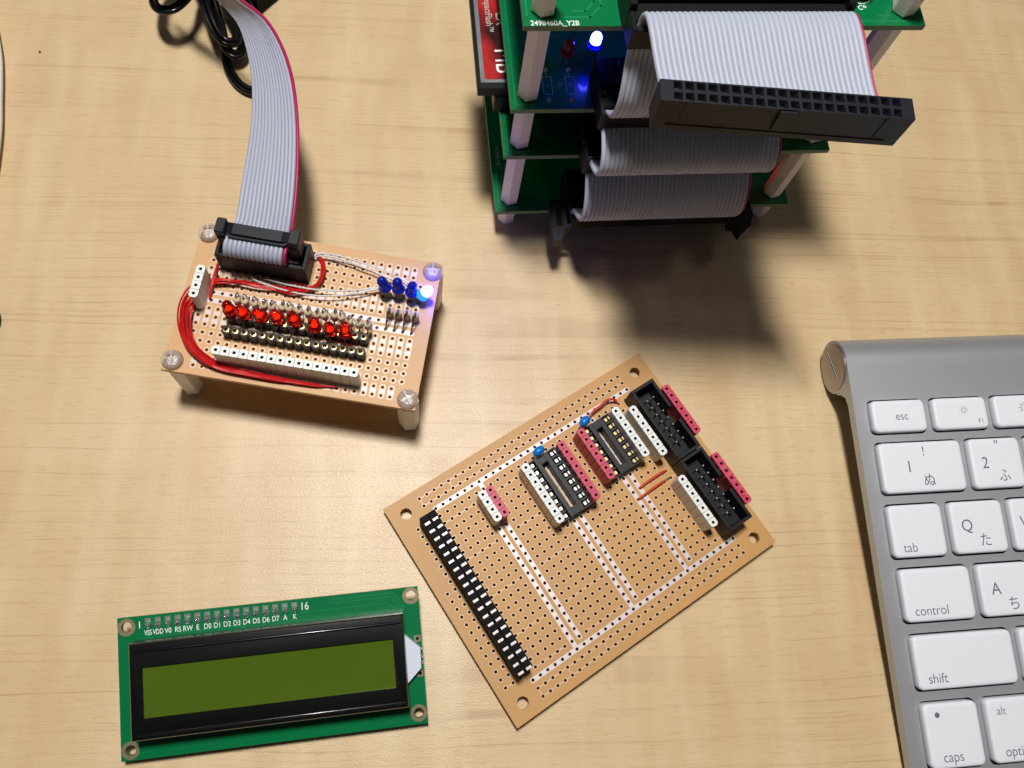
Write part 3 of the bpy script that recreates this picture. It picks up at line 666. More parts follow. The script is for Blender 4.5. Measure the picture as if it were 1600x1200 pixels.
# bezel with window
wx0, wx1, wy0, wy1 = -32.0, 32.5, -6.9, 6.1; bz = 7.6
mb = MB(); v = []; f = []
def rc(x0, x1, y0, y1, z): return [(x0, y0, z), (x1, y0, z), (x1, y1, z), (x0, y1, z)]
bl_ = [(0.0, 0.02), (0.0, bz - 0.9), (0.12, bz - 0.45), (0.4, bz - 0.12), (0.85, bz)]
for ins, z in bl_: v += rc(-35.2 + ins, 35.4 - ins, -12.2 + ins, 12.2 - ins, z)
v += rc(wx0, wx1, wy0, wy1, bz); v += rc(wx0 + .15, wx1 - .15, wy0 + .15, wy1 - .15, bz - 0.2); v += rc(wx0 + .15, wx1 - .15, wy0 + .15, wy1 - .15, bz - 1.4)
for i in range(7):
    for k in range(4): f.append((i * 4 + k, i * 4 + (k + 1) % 4, i * 4 + 4 + (k + 1) % 4, i * 4 + 4 + k))
mb.add(v, f); bz_o = build(mb, 'bezel', 'bezel_black', lc, smooth=True, angle=32)
for y in (10.0, -10.6):
    build(MB().tube([(-33.6, y, bz - 0.3), (-33.2, y, bz - .1), (34.2, y, bz - .1), (34.6, y, bz - 0.3)], 0.42, 14), 'rib', 'bezel_black', bz_o, smooth=True, angle=60)
build(MB().box(wx0 - .5, wx1 + .5, wy0 - .5, wy1 + .5, bz - 1.6, bz - 0.85, 0), 'screen', 'lcd_glass', lc)
build(MB().prism([(35.45, 6.0), (39.4, 2.2), (39.3, -3.2), (35.45, -6.8)], 0.02, 2.6), 'backlight_diffuser', 'diffuser', lc)
sp = MB().box(-0.9, 0.9, -0.9, 0.9, 0, 0.05).ring(0, 0, 0.06, 0.0, 0.45, 10, 1).mesh('side_pad', ['ring_grey', 'black_matte'])
place('side_pad', sp, lc, (38.8, 4.3, 0)); place('side_pad', sp, lc, (38.9, -5.0, 0))
spd = MB().lathe([(0.4, 0), (0.5, 0.3), (0.3, 0.8), (0, 0.9)], 10).mesh('solder_joint', 'solder', True, 60)
for y in (1.4, -0.6, -2.2): place('solder_joint', spd, lc, (39.6, y, 0.0))
# solder row
padm = MB().box(-0.75, 0.75, -1.25, 1.25, 0, 0.04).mesh('solder_pad', 'pad_grey')
for k in range(16):
    x = -32.2 + 2.56 * k; y = 16.0; place('solder_pad', padm, lc, (x, y + 0.35, 0.01))
    s_ = random.uniform(1.05, 1.3); h = random.uniform(1.2, 1.9); lean = random.uniform(-0.2, 0.2)
    jm = MB().lathe([(0.82 * s_, 0), (0.8 * s_, 0.25), (0.62 * s_, 0.7), (0.42, h * 0.75), (0.3, h), (0, h + 0.08)], 12).move(lambda q: Vector((q.x + lean * q.z, q.y * 1.25, q.z))).mesh('solder_joint', 'solder', True, 70)
    place('solder_joint', jm, lc, (x, y - 0.15, 0.04))
for k, t_ in enumerate(['VSS', 'VDD', 'V0', 'RS', 'RW', 'E', 'D0', 'D1', 'D2', 'D3', 'D4', 'D5', 'D6', 'D7', 'A', 'K']):
    text(t_, 1.95, (-32.2 + 2.56 * k, 13.75, 0.04), lc, 'silk', sx=0.66 if len(t_) > 2 else 0.82, bold=0.004)
text('1', 2.6, (-34.35, 15.9, 0.04), lc, 'silk'); text('16', 2.9, (8.9, 16.2, 0.04), lc, 'silk', sx=0.85)
mb = MB(); 
def ltrace(pts, w=0.22):
    for (a, b_) in zip(pts[:-1], pts[1:]): trace(a[0], a[1], b_[0], b_[1], w, 0.015, -w / 2)
ltrace([(15.3, 16.3), (32.2, 16.3), (35.0, 13.4), (35.0, 12.4)]); ltrace([(15.3, 17.2), (32.8, 17.2), (35.6, 14.2), (35.6, 12.4)]); ltrace([(8.0, 14.7), (31.6, 14.7), (33.8, 12.4)]); ltrace([(-24, 12.9), (-8, 12.9), (-7.2, 12.3)]); ltrace([(-31, 12.5), (-33, 12.5), (-34.2, 11.5)])
o = build(mb, 'traces', 'mask_green_trace', lc); o['kind'] = 'stuff'
# pin header below the board
mb = MB().box(-33.5, 7.6, 14.8, 17.2, -4.1, -1.62, 0.1)
build(mb, 'pin_header', 'black_plastic', lc)
pm = MB().box(-0.3, 0.3, -0.3, 0.3, -7.0, -1.6).mesh('pin', 'brass')
for k in range(16): place('pin', pm, lc, (-32.2 + 2.56 * k, 16.0, 0), (-lt, 0, 0))

# ================================================================ KEYBOARD
KB = (104.27, -3.75, 0.0733)
kb = thing('keyboard', 'silver aluminium keyboard with white keys and a round battery tube along its back', 'keyboard', (KB[0], KB[1], 0), KB[2])
ks = math.radians(5.5); kz = lambda y: 16.0 + math.tan(ks) * y
prof = [(-119.0, kz(-119) - 3.2), (-119.0, kz(-119) - 0.3), (-118.7, kz(-118.7)), (6.0, kz(6.0))]
for k in range(0, 25): 
    a = math.radians(96 - k * 11.6); prof.append((10.0 + 8.6 * math.cos(a), 8.6 + 8.6 * math.sin(a)))
prof += [(1.2, 6.6), (0.2, 9.6), (-1.6, 11.8), (-4.5, kz(-4.5) - 3.2)]
case_mb = MB().prism(prof, 0.0, 190.0, 0, 'x')
rowsY = {0: (-3.9, -13.9), 1: (-17.1, -32.5), 2: (-35.9, -51.4), 3: (-54.6, -69.8), 4: (-73.4, -88.5), 5: (-92.0, -109.5)}
KEYS = [(0, 5.4, 22.9), (0, 25.6, 43.4), (0, 45.9, 63.6), (0, 66.1, 83.8), (1, 5.5, 32.3), (1, 34.9, 51.8), (1, 54.2, 71.0), (1, 73.6, 90.4), (2, 5.3, 22.3), (2, 24.9, 42.0), (2, 44.5, 61.5), (2, 64.0, 81.0),
        (3, 5.8, 27.7), (3, 30.3, 47.2), (3, 49.8, 66.7), (3, 69.2, 86.2), (4, 6.2, 37.2), (4, 39.8, 56.8), (4, 59.3, 76.3), (5, 6.1, 22.7), (5, 25.3, 42.1), (5, 44.7, 66.0)]
KDX, KDY = -0.75, -0.35
cut = MB()
for r, x0, x1 in KEYS:
    y1, y0 = rowsY[r]; e = 0.5
    a = [(x, y) for x, y in ((x0 - e + KDX, y0 - e + KDY), (x1 + e + KDX, y0 - e + KDY), (x1 + e + KDX, y1 + e + KDY), (x0 - e + KDX, y1 + e + KDY))]
    # rounded corners
    def rr(x0, x1, y0, y1, R, n=4):
        out = []
        for cx, cy, a0 in ((x1 - R, y1 - R, 0), (x0 + R, y1 - R, 90), (x0 + R, y0 + R, 180), (x1 - R, y0 + R, 270)):
            for q in range(n + 1): t_ = math.radians(a0 + 90 * q / n); out.append((cx + R * math.cos(t_), cy + R * math.sin(t_)))
        return out
    P = rr(a[0][0], a[1][0], a[0][1], a[2][1], 1.9)
    n = len(P); v = [(x, y, kz(y) - 2.2) for x, y in P] + [(x, y, kz(y) + 2) for x, y in P]
    cut.add(v, [tuple(range(n - 1, -1, -1)), tuple(range(n, 2 * n))] + [(i, (i + 1) % n, n + (i + 1) % n, n + i) for i in range(n)], 1)
case = place('case', case_mb.mesh('case', ['aluminium', 'well_dark']), kb)
cm_ = cut.mesh('cutter', ['aluminium', 'well_dark']); 
for pl in cm_.polygons: pl.material_index = 1
co = place('cutter', cm_, kb); md = case.modifiers.new('b', 'BOOLEAN'); md.operation = 'DIFFERENCE'; md.object = co; md.solver = 'EXACT'
dg = bpy.context.evaluated_depsgraph_get(); me = bpy.data.meshes.new_from_object(case.evaluated_get(dg)); case.modifiers.clear(); case.data = me; me.name = 'case'
bpy.data.objects.remove(co)
me.polygons.foreach_set('use_smooth', [True] * len(me.polygons)); me.update(); me.set_sharp_from_angle(angle=math.radians(25))
def key_mesh(w, h, R=1.7):
    v = []; f = []; loops = [(0.0, -2.2), (0.0, 1.0), (0.10, 1.45), (0.32, 1.78), (0.62, 1.92), (1.4, 1.93)]; n = 0
    for ins, z in loops:
        P = rr(-w / 2 + ins, w / 2 - ins, -h / 2 + ins, h / 2 - ins, max(0.5, R - ins * 0.6), 5); n = len(P); v += [(x, y, z) for x, y in P]
    for i in range(len(loops) - 1):
        for q in range(n): f.append((i * n + q, i * n + (q + 1) % n, (i + 1) * n + (q + 1) % n, (i + 1) * n + q))
    f.append(tuple((len(loops) - 1) * n + q for q in range(n))); f.append(tuple(range(n - 1, -1, -1)))
    return MB().add(v, f).mesh('key', 'key_white', True, 50)
LEG = {(0, 0): [('esc', 3.6, 0.7, -0.2)], (0, 1): [('F1', 2.2, 6.2, -2.8)], (0, 2): [('F2', 2.2, 6.2, -2.8)],
       (1, 0): [('!', 4.2, 0.8, 4.6), ('1', 5.0, -4.4, 0.0), ('ぬ', 4.4, 1.4, -4.4)], (1, 1): [('"', 4.4, 0.6, 5.2), ('2', 5.0, -4.0, 0.0), ('ふ', 4.4, 1.6, -4.2)], (1, 2): [('#', 4.2, 0.6, 4.6), ('3', 5.0, -4.0, 0.0), ('あ', 4.4, 1.6, -4.2)],
       (2, 0): [('tab', 3.9, -3.2, -5.0)], (2, 1): [('Q', 5.0, -3.8, 0.4), ('た', 4.4, 1.4, -4.2)], (2, 2): [('W', 5.0, -3.6, 0.4), ('て', 4.4, 1.4, -4.2)],
       (3, 0): [('control', 3.9, -2.8, -4.6)], (3, 1): [('A', 5.0, -3.6, 0.2), ('ち', 4.4, 1.4, -4.4)], (3, 2): [('S', 5.0, -3.6, 0.2), ('と', 4.4, 1.4, -4.4)],
       (4, 0): [('shift', 3.9, -9.4, -4.6)], (4, 1): [('Z', 5.0, -3.6, 0.2), ('つ', 4.4, 1.4, -4.4)],
       (5, 0): [('caps', 3.9, -1.4, -5.8)], (5, 1): [('alt', 3.2, -4.0, 5.2), ('option', 3.9, -0.2, -5.8)]}
cnt = {}
for r, x0, x1 in KEYS:
    y1, y0 = rowsY[r]; c = cnt.get(r, 0); cnt[r] = c + 1
    cx, cy = (x0 + x1) / 2 + KDX, (y0 + y1) / 2 + KDY
    k = place('key', key_mesh(x1 - x0, y1 - y0), kb, (cx, cy, kz(cy)), (ks, 0, 0))
    for (t_, sz, lx, ly) in LEG.get((r, c), []):
        text(t_, sz, (lx, ly, 1.95), k, 'legend_grey', name='legend', sx=0.92, bold=-0.004 if len(t_) > 1 else 0)
    if r == 5 and c == 0: build(MB().ring(-4.3, 5.6, 1.95, 0.0, 0.75, 16), 'indicator', 'legend_grey', k)
    if r == 0 and c in (1, 2):
        mb = MB(); sx0 = 1.0; R = 0.62 if c == 1 else 0.75
        mb.ring(sx0, 0.9, 1.95, R, R + 0.2, 20)
        for q in range(8):
            a = q * PI / 4
            if c == 1: mb.ring(sx0 + 1.35 * math.cos(a), 0.9 + 1.35 * math.sin(a), 1.95, 0, 0.13, 8)
            else:
                ux, uy = math.cos(a), math.sin(a); P = [(sx0 + ux * s1 - uy * s2, 0.9 + uy * s1 + ux * s2, 1.95) for s1, s2 in ((1.2, -.11), (1.75, -.11), (1.75, .11), (1.2, .11))]; mb.add(P, [(0, 1, 2, 3)])
        build(mb, 'legend', 'legend_grey', k)
cap = MB().lathe([(7.6, 0.2), (7.6, -0.25), (7.35, -0.4), (0, -0.4)][::-1], 40, (0, 10.0, 8.6), axis='x')
cp = build(cap, 'battery_cap', 'aluminium_cap', kb, smooth=True, angle=30)
sl = MB().box(-0.62, -0.38, -5.2, 5.2, -0.55, 0.55, 0.1); so = build(sl, 'slot', 'tin', cp, (0, 10.0, 8.6), (math.radians(-16), 0, 0))
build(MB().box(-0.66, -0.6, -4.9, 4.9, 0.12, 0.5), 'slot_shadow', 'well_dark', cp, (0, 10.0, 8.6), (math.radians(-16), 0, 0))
for y in (-112,): 
    for x in (8, 180): build(MB().lathe([(3, -0.0), (3.4, 1.2), (3.4, 3.0)], 16), 'foot', 'black_plastic', kb, (x, y, 0))

# ================================================================ BOARD STACK
ST = (43.166, 59.108, 0.08912)
stk = thing('board_stack', 'tower of four green circuit boards on white standoffs with a lit blue LED', 'circuit board stack', (ST[0], ST[1], 0), ST[2])
ZT = [12.5, 43.8, 65.3, 96.2]; DEP = 85.0
bds = []
def slab(z):
    mb = MB(); mb.add([(-50, 0, z), (50, 0, z), (50, DEP, z), (-50, DEP, z)], [(0, 1, 2, 3)], 0); mb.add([(-50, 0, z - 1.6), (50, 0, z - 1.6), (50, DEP, z - 1.6), (-50, DEP, z - 1.6)], [(3, 2, 1, 0)], 0)
    mb.add([(-50, 0, z - 1.6), (50, 0, z - 1.6), (50, DEP, z - 1.6), (-50, DEP, z - 1.6), (-50, 0, z), (50, 0, z), (50, DEP, z), (-50, DEP, z)], [(0, 1, 5, 4), (1, 2, 6, 5), (2, 3, 7, 6), (3, 0, 4, 7)], 1); return mb
for z in ZT: bds.append(build(slab(z), 'circuit_board', ['mask_green', 'fr4_edge'], stk))
bds[3]['label'] = 'topmost green circuit board'; bds[0]['label'] = 'lowest green circuit board'
def hexm(h, R=3.1):
    P = [(R * math.cos(PI / 3 * k), R * math.sin(PI / 3 * k)) for k in range(6)]; Q = [(x * 0.86, y * 0.86) for x, y in P]
    mb = MB(); v = []
    for pl, z in ((Q, 0), (P, 0.5), (P, h - 0.5), (Q, h)): v += [(x, y, z) for x, y in pl]
    f = [tuple(range(5, -1, -1)), tuple(range(18, 24))] + [(i * 6 + k, i * 6 + (k + 1) % 6, (i + 1) * 6 + (k + 1) % 6, (i + 1) * 6 + k) for i in range(3) for k in range(6)]
    return mb.add(v, f).mesh('standoff', 'nylon')
for z0, z1 in ((0, ZT[0] - 1.62), (ZT[0] + .02, ZT[1] - 1.62), (ZT[1] + .02, ZT[2] - 1.62), (ZT[2] + .02, ZT[3] - 1.62), (ZT[3] + .02, ZT[3] + 18)):
    hm_ = hexm(z1 - z0)
    for x in (-45, 45):
        for y in (5.0, 80.0): place('standoff', hm_, stk, (x, y, z0), (0, 0, 0.25))
# right-angle headers on each board
def ra_header(z, parent, W=54.6, cx=0.0):
    mb = MB(); mb.box(cx - W / 2, cx + W / 2, 0.8, 9.5, z + 0.05, z + 9.0, 0.2); mb.box(cx - W / 2, cx - W / 2 + 2.0, -1.6, 1.5, z + 0.4, z + 8.7, 0.2); mb.box(cx + W / 2 - 2.0, cx + W / 2, -1.6, 1.5, z + 0.4, z + 8.7, 0.2)
    mb.box(cx - W / 2 + 6, cx + W / 2 - 6, 3.0, 8.6, z + 8.9, z + 9.35, 0.1)
    return build(mb, 'box_header', 'black_plastic', parent)
HX = [-0.4, -0.8, -0.4, 0.4]
heads = [ra_header(ZT[k], stk, 54.6, HX[k]) for k in range(4)]
# ejector levers on the lowest header
mb = MB(); LV = [(-32.9, 0.5), (-27.9, 0.5), (-28.0, -8.2), (-26.5, -8.2), (-26.7, -9.4), (-28.9, -9.6), (-30.2, -13.6), (-32.8, -14.2), (-33.4, -9.0)]
mb.prism(LV, 14.6, 18.0)
lv = build(mb, 'latch', 'dark_slate', heads[0]); build(MB().box(-31.3, -29.6, -8.8, -2.6, 18.0, 18.05), 'latch_slot', 'black_matte', heads[0])
mb = MB(); mb.prism([(28.0, 0.5), (33.4, 0.5), (34.2, -6.6), (32.6, -10.8), (28.4, -14.4), (27.0, -11.0), (25.0, -10.6), (25.2, -9.0), (27.6, -8.4)], 14.6, 18.0); build(mb, 'latch', 'black_plastic', heads[0])
# top board marks
text('2498460A_Y2B', 2.0, (-42.6, 0.8, ZT[3] + 0.03), bds[3], 'silk', sx=0.92, bold=0.012)
text('C9', 1.9, (34.6, 5.4, ZT[3] + 0.03), bds[3], 'silk', bold=0.01)
rgc = MB().ring(0, 0, 0, 3.1, 3.35, 28); build(rgc, 'silk_circle', 'silk', bds[3], (34.8, 9.9, ZT[3] + 0.03))
build(MB().lathe([(2.5, 0), (2.5, 0.8), (2.35, 1.0), (2.5, 1.2), (2.5, 6.6), (2.2, 7.0), (0, 7.0)], 20), 'capacitor', 'black_plastic', stk, (34.8, 9.9, ZT[3]), smooth=True, angle=35)
mb = MB()
for P in ([(-49, 3.2), (-49, 30)], [(-40, 2.6), (-34, 2.6), (-31, 6.0), (-31, 14)], [(-38, 4.4), (-35, 4.4), (-32.6, 7.2), (-32.6, 16)], [(33, 1.4), (48.5, 1.4), (48.5, 30)], [(38.5, 3.0), (41.0, 3.0)]):
    for a, b_ in zip(P[:-1], P[1:]): trace(a[0], a[1], b_[0], b_[1], 0.5, ZT[3] + 0.012, -0.25)
o = build(mb, 'traces', 'mask_green_trace', bds[3]); o['kind'] = 'stuff'
mb = MB()
for P in ([(-48.6, 1.6), (-48.6, 40)], [(-48.6, 1.6), (-30, 1.6)], [(-42, 10), (-42, 30)], [(-41, 10), (-41, 30)]):
    for a, b_ in zip(P[:-1], P[1:]): trace(a[0], a[1], b_[0], b_[1], 0.5, 0.012, -0.25)
tm = mb.mesh('traces', 'mask_green_trace')
for k in range(3): o = place('traces', tm, bds[k], (0, 0, ZT[k])); o['kind'] = 'stuff'
# second board: LEDs and resistor outlines
zb = ZT[2]
o = lit_led(stk, (-27.0, 14.8, zb + 6.5), (-0.12, 0.08, 0), 'blue_lens', 'glowing blue LED')
for sx in (-1, 1): build(MB().tube([(-27.0 + sx * 0.5, 14.8, zb + 6.6), (-27.0 + sx * 0.9, 14.2, zb + 4), (-26.6 + sx * 1.27, 13.8, zb)], 0.25, 6), 'led_lead', 'steel', stk)
o = place('led', led_lens_mesh('red_dim'), stk, (-34.2, 14.0, zb + 5.0), (-0.1, 0.1, 0)); o['label'] = 'unlit dark red LED'
for sx in (-1, 1): build(MB().tube([(-34.2 + sx * 0.5, 14.0, zb + 5.2), (-34.2 + sx * 1.2, 13.6, zb)], 0.25, 6), 'led_lead', 'steel_dark', stk)
def outline(x0, x1, y0, y1, z, w=0.2):
    mb = MB()
    for a in ((x0, x1, y0, y0 + w), (x0, x1, y1 - w, y1), (x0, x0 + w, y0 + w, y1 - w), (x1 - w, x1, y0 + w, y1 - w), ((x0 + x1) / 2 - w / 2, (x0 + x1) / 2 + w / 2, y0 - 1.4, y0), ((x0 + x1) / 2 - w / 2, (x0 + x1) / 2 + w / 2, y1, y1 + 1.4)):
        mb.add([(a[0], a[2], z), (a[1], a[2], z), (a[1], a[3], z), (a[0], a[3], z)], [(0, 1, 2, 3)])
    return mb
pj = MB().lathe([(0.9, 0), (0.85, 0.15), (0.4, 0.6), (0, 0.8)], 12).mesh('solder_joint', 'solder', True, 60)
for x in (-39.4, -33.1):
    build(outline(x - 1.3, x + 1.3, 4.8, 10.6, zb + 0.03), 'silk_outline', 'silk_grey', bds[2])
    for y in (2.9, 12.7): place('solder_joint', pj, bds[2], (x, y, zb))
text('R1', 1.5, (-33.1, 7.8, zb + 0.03), bds[2], 'silk_grey', PI / 2 * -1); text('R2', 1.5, (-36.0, 7.8, zb + 0.03), bds[2], 'silk_grey', -PI / 2); text('1k', 1.3, (-39.4, 7.8, zb + 0.03), bds[2], 'silk_grey', -PI / 2)
text('KUNI-NET', 2.0, (-47.6, 20.3, ZT[0] + 0.03), bds[0], 'silk_grey', -PI / 2, sx=0.95)
# lit red LED at the right of the third board
o = place('led', MB().lathe([(1.9, 0), (1.95, .15), (1.95, .75), (1.5, .95), (1.5, 3.2), (1.1, 4.25), (0, 4.74)], 16).mesh('led', 'red_glow', True, 35), stk, (38.6, 11.0, ZT[0] + 6.0), (0.0, 0.0, 0)); o['label'] = 'small lit red LED'

# ================================================================ wide ribbon cable chained down the stack
wr = thing('ribbon_cable', 'wide pale grey ribbon cable looping down the tower front, one connector hanging free', 'ribbon cable', (ST[0], ST[1], 0), ST[2])
path = [(-26.2, 103.0, 1.0), (-22.0, 103.4, 1.0), (-17.0, 104.6, 1.0), (-12.0, 105.9, 1.0), (-8.6, 106.5, 1.0), (-6.2, 106.2, 1.0), (-5.0, 105.2, 0.8), (-4.6, 103.6, 0.6), (-4.8, 101.5, 0.4), (-4.9, 99.5, 0.2), (-5.0, 97.0, 0.0),
        (-6.5, 92.5, -0.4), (-9.8, 87.5, -0.8), (-11.6, 82.0, -1.0), (-10.0, 76.0, -1.0), (-6.8, 72.6, -1.0), (-5.0, 70.0, -1.0), (-5.2, 67.6, -1.0),
        (-8.0, 66.0, -1.1), (-12.8, 63.6, -1.2), (-15.2, 59.6, -1.3), (-13.6, 55.0, -1.4), (-9.0, 51.6, -1.4), (-5.8, 50.0, -1.4), (-4.9, 48.4, -1.4), (-5.6, 45.6, -1.4),
        (-9.6, 42.6, -1.4), (-13.0, 38.4, -1.4), (-14.4, 33.6, -1.4), (-12.6, 28.6, -1.4), (-8.4, 24.6, -1.4), (-5.6, 21.6, -1.4), (-4.9, 17.6, -1.4), (-4.9, 15.0, -1.4)]
NW = 40
for k in range(NW):
    g = (k - (NW - 1) / 2); P = []
    for i, (y, z, cx) in enumerate(path):
        t_ = max(0.0, 1 - i / 5.0); y2 = y - t_ * (0.105 * g * 1.27 + 2.2) ; z2 = z
        P.append((cx + g * 1.27 + t_ * t_ * 2.2 - (0.25 if k == NW - 1 else 0), y2, z2))
    build(MB().tube(spline(P, 3), 0.76 if k < NW - 1 else 0.36, 8), 'conductor', 'ribbon_red' if k == NW - 1 else 'ribbon_white', wr, smooth=True, angle=80)
# plugs on the cable, one at each board
for k, (zc, cx) in enumerate(((16.6, -0.4), (48.2, -1.0), (69.2, -0.6), (99.8, 0.4))):
    mb = MB(); mb.box(cx - 26.9, cx + 26.9, -4.2, 0.7, zc - 3.0, zc + 3.0, 0.2); mb.box(cx - 26.9, cx + 26.9, -7.4, -5.75, zc - 3.0, zc + 3.0, 0.2)
    for sx in (-1, 1): mb.box(min(cx + sx * 25.9, cx + sx * 27.1), max(cx + sx * 25.9, cx + sx * 27.1), -7.3, 0.6, zc - 3.2, zc + 3.2, 0.2)
    build(mb, 'plug', 'black_plastic', wr)
# free 40-way connector, openings up
fc = MB(); FL = 55.8; fw = 5.4; zt_ = 109.6; zb_ = 100.0; t = 0.0
a_ = -0.105
def fcxf(q): 
    c, s = math.cos(a_), math.sin(a_); return Vector((2.6 + c * q.x - s * q.y, -31.2 + s * q.x + c * q.y, q.z))
nx = 20
rows_y = (-fw / 4 - 0.02, fw / 4 + 0.02)
x_lines = [-FL / 2, -25.4] + [-25.4 + 2.54 * (k + 1) for k in range(20)] + [FL / 2]
for i in range(len(x_lines) - 1):
    for j, (y0, y1) in enumerate(((-fw / 2, 0), (0, fw / 2))):
        x0, x1 = x_lines[i], x_lines[i + 1]
        if 1 <= i <= 20:
            cx, cy, q = (x0 + x1) / 2, (y0 + y1) / 2, 0.95
            v = [(x0, y0, zt_), (x1, y0, zt_), (x1, y1, zt_), (x0, y1, zt_), (cx - q, cy - q, zt_), (cx + q, cy - q, zt_), (cx + q, cy + q, zt_), (cx - q, cy + q, zt_), (cx - .5, cy - .5, zt_ - 1.5), (cx + .45, cy - .45, zt_ - 1.5), (cx + .45, cy + .45, zt_ - 1.5), (cx - .45, cy + .45, zt_ - 1.5)]
            fc.add(v, [(0, 1, 5, 4), (1, 2, 6, 5), (2, 3, 7, 6), (3, 0, 4, 7), (4, 5, 9, 8), (5, 6, 10, 9), (6, 7, 11, 10), (7, 4, 8, 11), (8, 9, 10, 11)])
        else: fc.add([(x0, y0, zt_), (x1, y0, zt_), (x1, y1, zt_), (x0, y1, zt_)], [(0, 1, 2, 3)])
h_, w2 = FL / 2, fw / 2
fc.add([(-h_, -w2, zb_), (h_, -w2, zb_), (h_, w2, zb_), (-h_, w2, zb_), (-h_, -w2, zt_), (h_, -w2, zt_), (h_, w2, zt_), (-h_, w2, zt_)], [(0, 1, 5, 4), (1, 2, 6, 5), (2, 3, 7, 6), (3, 0, 4, 7), (3, 2, 1, 0)])
fc.move(fcxf); fo = build(fc, 'connector', 'dark_slate', wr); fo['label'] = 'free connector end, forty openings facing up'
for x0, x1, y0, y1, z0, z1 in ((-1.9, 1.9, -w2 - 0.7, -w2 + .1, zb_ + 3.0, zt_ - 0.4), (-22.5, -21.7, -w2 - 0.25, -w2 + .1, zb_ + 2.4, zt_ - 0.4), (21.7, 22.5, -w2 - 0.25, -w2 + .1, zb_ + 2.4, zt_ - 0.4), (-25.0, 25.0, -w2 - 0.2, -w2 + .1, zb_ + 1.6, zb_ + 2.0)):
    build(MB().box(x0, x1, y0, y1, z0, z1, 0.1).move(fcxf), 'ridge', 'dark_slate', fo)

# ================================================================ memory card
mc = thing('memory_card', 'memory card with a red and silver label sticking out of the tower side', 'memory card', (ST[0], ST[1], 0), ST[2])
cz = 54.0; x0c, y0c = -57.0, 15.6
build(MB().box(x0c, x0c + 42.8, y0c, y0c + 40, cz - 3.3, cz - 0.1, 0.25), 'card_body', 'black_plastic', mc)
pl_ = build(MB().box(x0c + 1.0, x0c + 41.8, y0c + 2.2, y0c + 39, cz - 0.15, cz, 0.03), 'card_plate', 'card_silver', mc)
def rr2(x0, x1, y0, y1, R, n=5):
    out = []
    for cx, cy, a0 in ((x1 - R, y1 - R, 0), (x0 + R, y1 - R, 90), (x0 + R, y0 + R, 180), (x1 - R, y0 + R, 270)):
        for q in range(n + 1): t_ = math.radians(a0 + 90 * q / n); out.append((cx + R * math.cos(t_), cy + R * math.sin(t_)))
    return out
lbm = MB().prism(rr2(x0c + 2.2, x0c + 40.6, y0c + 3.2, y0c + 38, 0.9), cz, cz + 0.06); lab = build(lbm, 'label', 'card_label', mc)
text('MB', 8.0, (x0c + 8.2, y0c + 9.6, cz + 0.08), lab, 'silk', -PI / 2, sx=0.80)
text('CompactFlash™', 2.9, (x0c + 5.0, y0c + 19.6, cz + 0.08), lab, 'silk_grey', -PI / 2, sx=0.8, align='RIGHT')
text('EX', 4.6, (x0c + 8.6, y0c + 22.2, cz + 0.08), lab, 'silk_grey', -PI / 2, sx=0.85, align='RIGHT')
build(MB().box(x0c + 5, x0c + 46, y0c - 0.4, y0c + 41, 44.2, cz - 3.35, 0.2), 'card_carrier', 'black_plastic', stk)

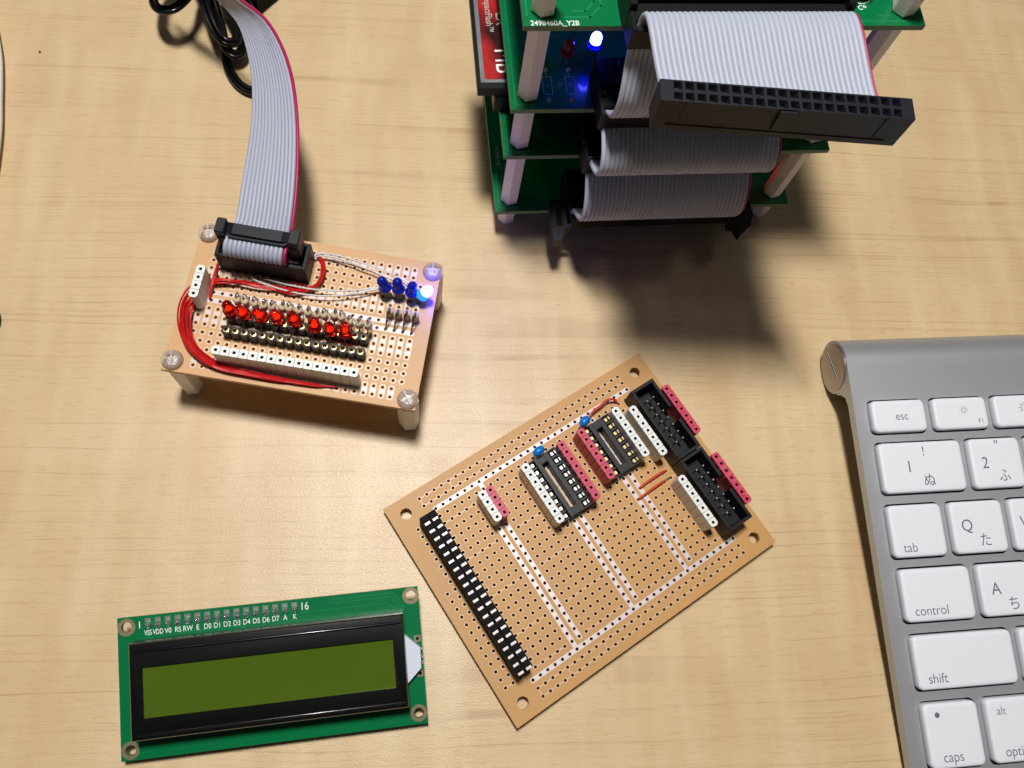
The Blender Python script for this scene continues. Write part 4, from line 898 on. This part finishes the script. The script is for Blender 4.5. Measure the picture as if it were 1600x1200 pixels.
# ================================================================ cables at the back and left
bc = thing('black_cable', 'coiled glossy black twin cable at the back of the desk behind the ribbon', 'cable')
def twin(pts, nm='cord', r=0.88, sub=7):
    P = spline(pts, sub); o = build(MB().tube(P, r, 10, 0, r * 0.95).tube(P, r, 10, 0, -r * 0.95), nm, 'cable_black', bc, smooth=True, angle=80); return o
twin([(-106, 150, 14), (-110, 140, 18), (-111.5, 131, 20), (-115.5, 125.5, 21), (-120.5, 126.0, 20), (-123.2, 131.5, 18), (-122, 139, 15), (-117, 146, 12), (-110, 150, 9)])
twin([(-104, 152, 8), (-111, 141, 12), (-112.0, 131, 15), (-115.8, 124.0, 16), (-121.2, 124.6, 15), (-124.2, 131, 13), (-123.4, 141, 10), (-116, 150, 6)])
twin([(-115, 148, 12), (-110, 138, 14), (-106.5, 128, 13), (-103.0, 120.5, 11), (-99.4, 117.0, 10), (-96.2, 118.6, 9), (-97.0, 125.0, 9), (-101.0, 133.0, 10), (-105, 142, 9)])
twin([(-112, 148, 7), (-107.5, 136, 8), (-103.6, 126, 8), (-100.8, 118.5, 7), (-97.4, 115.2, 6), (-94.8, 117.8, 5.5), (-96.6, 126.0, 5.5), (-100.5, 136, 6)])
twin([(-108, 142, 3), (-104.0, 130, 3), (-101.4, 120, 2.4), (-99.6, 112.6, 2), (-95.6, 106.4, 2), (-90.4, 103.6, 2), (-84.8, 105.0, 2), (-83.0, 112, 2), (-86.0, 122, 2), (-90.0, 131, 3), (-94.5, 138, 5), (-98, 146, 6)])
build(MB().tube([(-107.5, 131, 16), (-106.0, 133.5, 17.5), (-103.2, 135.4, 17.2), (-101.0, 134.6, 14)], 1.7, 10), 'cable_tie', 'black_matte', bc, smooth=True, angle=60)
build(MB().prism([(-99, 141.5), (-91.5, 137.6), (-85.5, 145.5), (-94, 153)], 2.5, 9.5), 'cable_plug', 'black_matte', bc)
wp = spline([(-186, 150, 3), (-181.0, 128, 3.0), (-175.5, 110, 3.0), (-172.1, 92, 3.0), (-170.1, 80, 3.0), (-168.9, 66, 3.0), (-168.4, 52, 3.0), (-169.0, 40, 3.0), (-172, 24, 3.0)], 8)
o = build(MB().tube(wp, 1.6, 12), 'white_cable', 'cable_white', None, smooth=True, angle=80); tag(o, 'white cable running along the left edge of the view', 'cable')
o = build(MB().lathe([(0, 0), (7.5, 0), (8.6, 1.6), (8.6, 4.6), (7.6, 6.2), (5.0, 7.0), (0, 7.2)], 28), 'black_disc', 'black_plastic', None, (-166.0, 14.0, 0), smooth=True, angle=50); tag(o, 'rounded black object just peeking in at the left edge of the desk', 'disc')
o = build(MB().lathe([(0, 0), (0.35, 0.1), (0.4, 0.3), (0.2, 0.5), (0, 0.55)], 7), 'crumb', 'black_matte', None, (-163.8, 115.6, 0)); tag(o, 'tiny dark crumb lying on the desk at upper left', 'crumb')
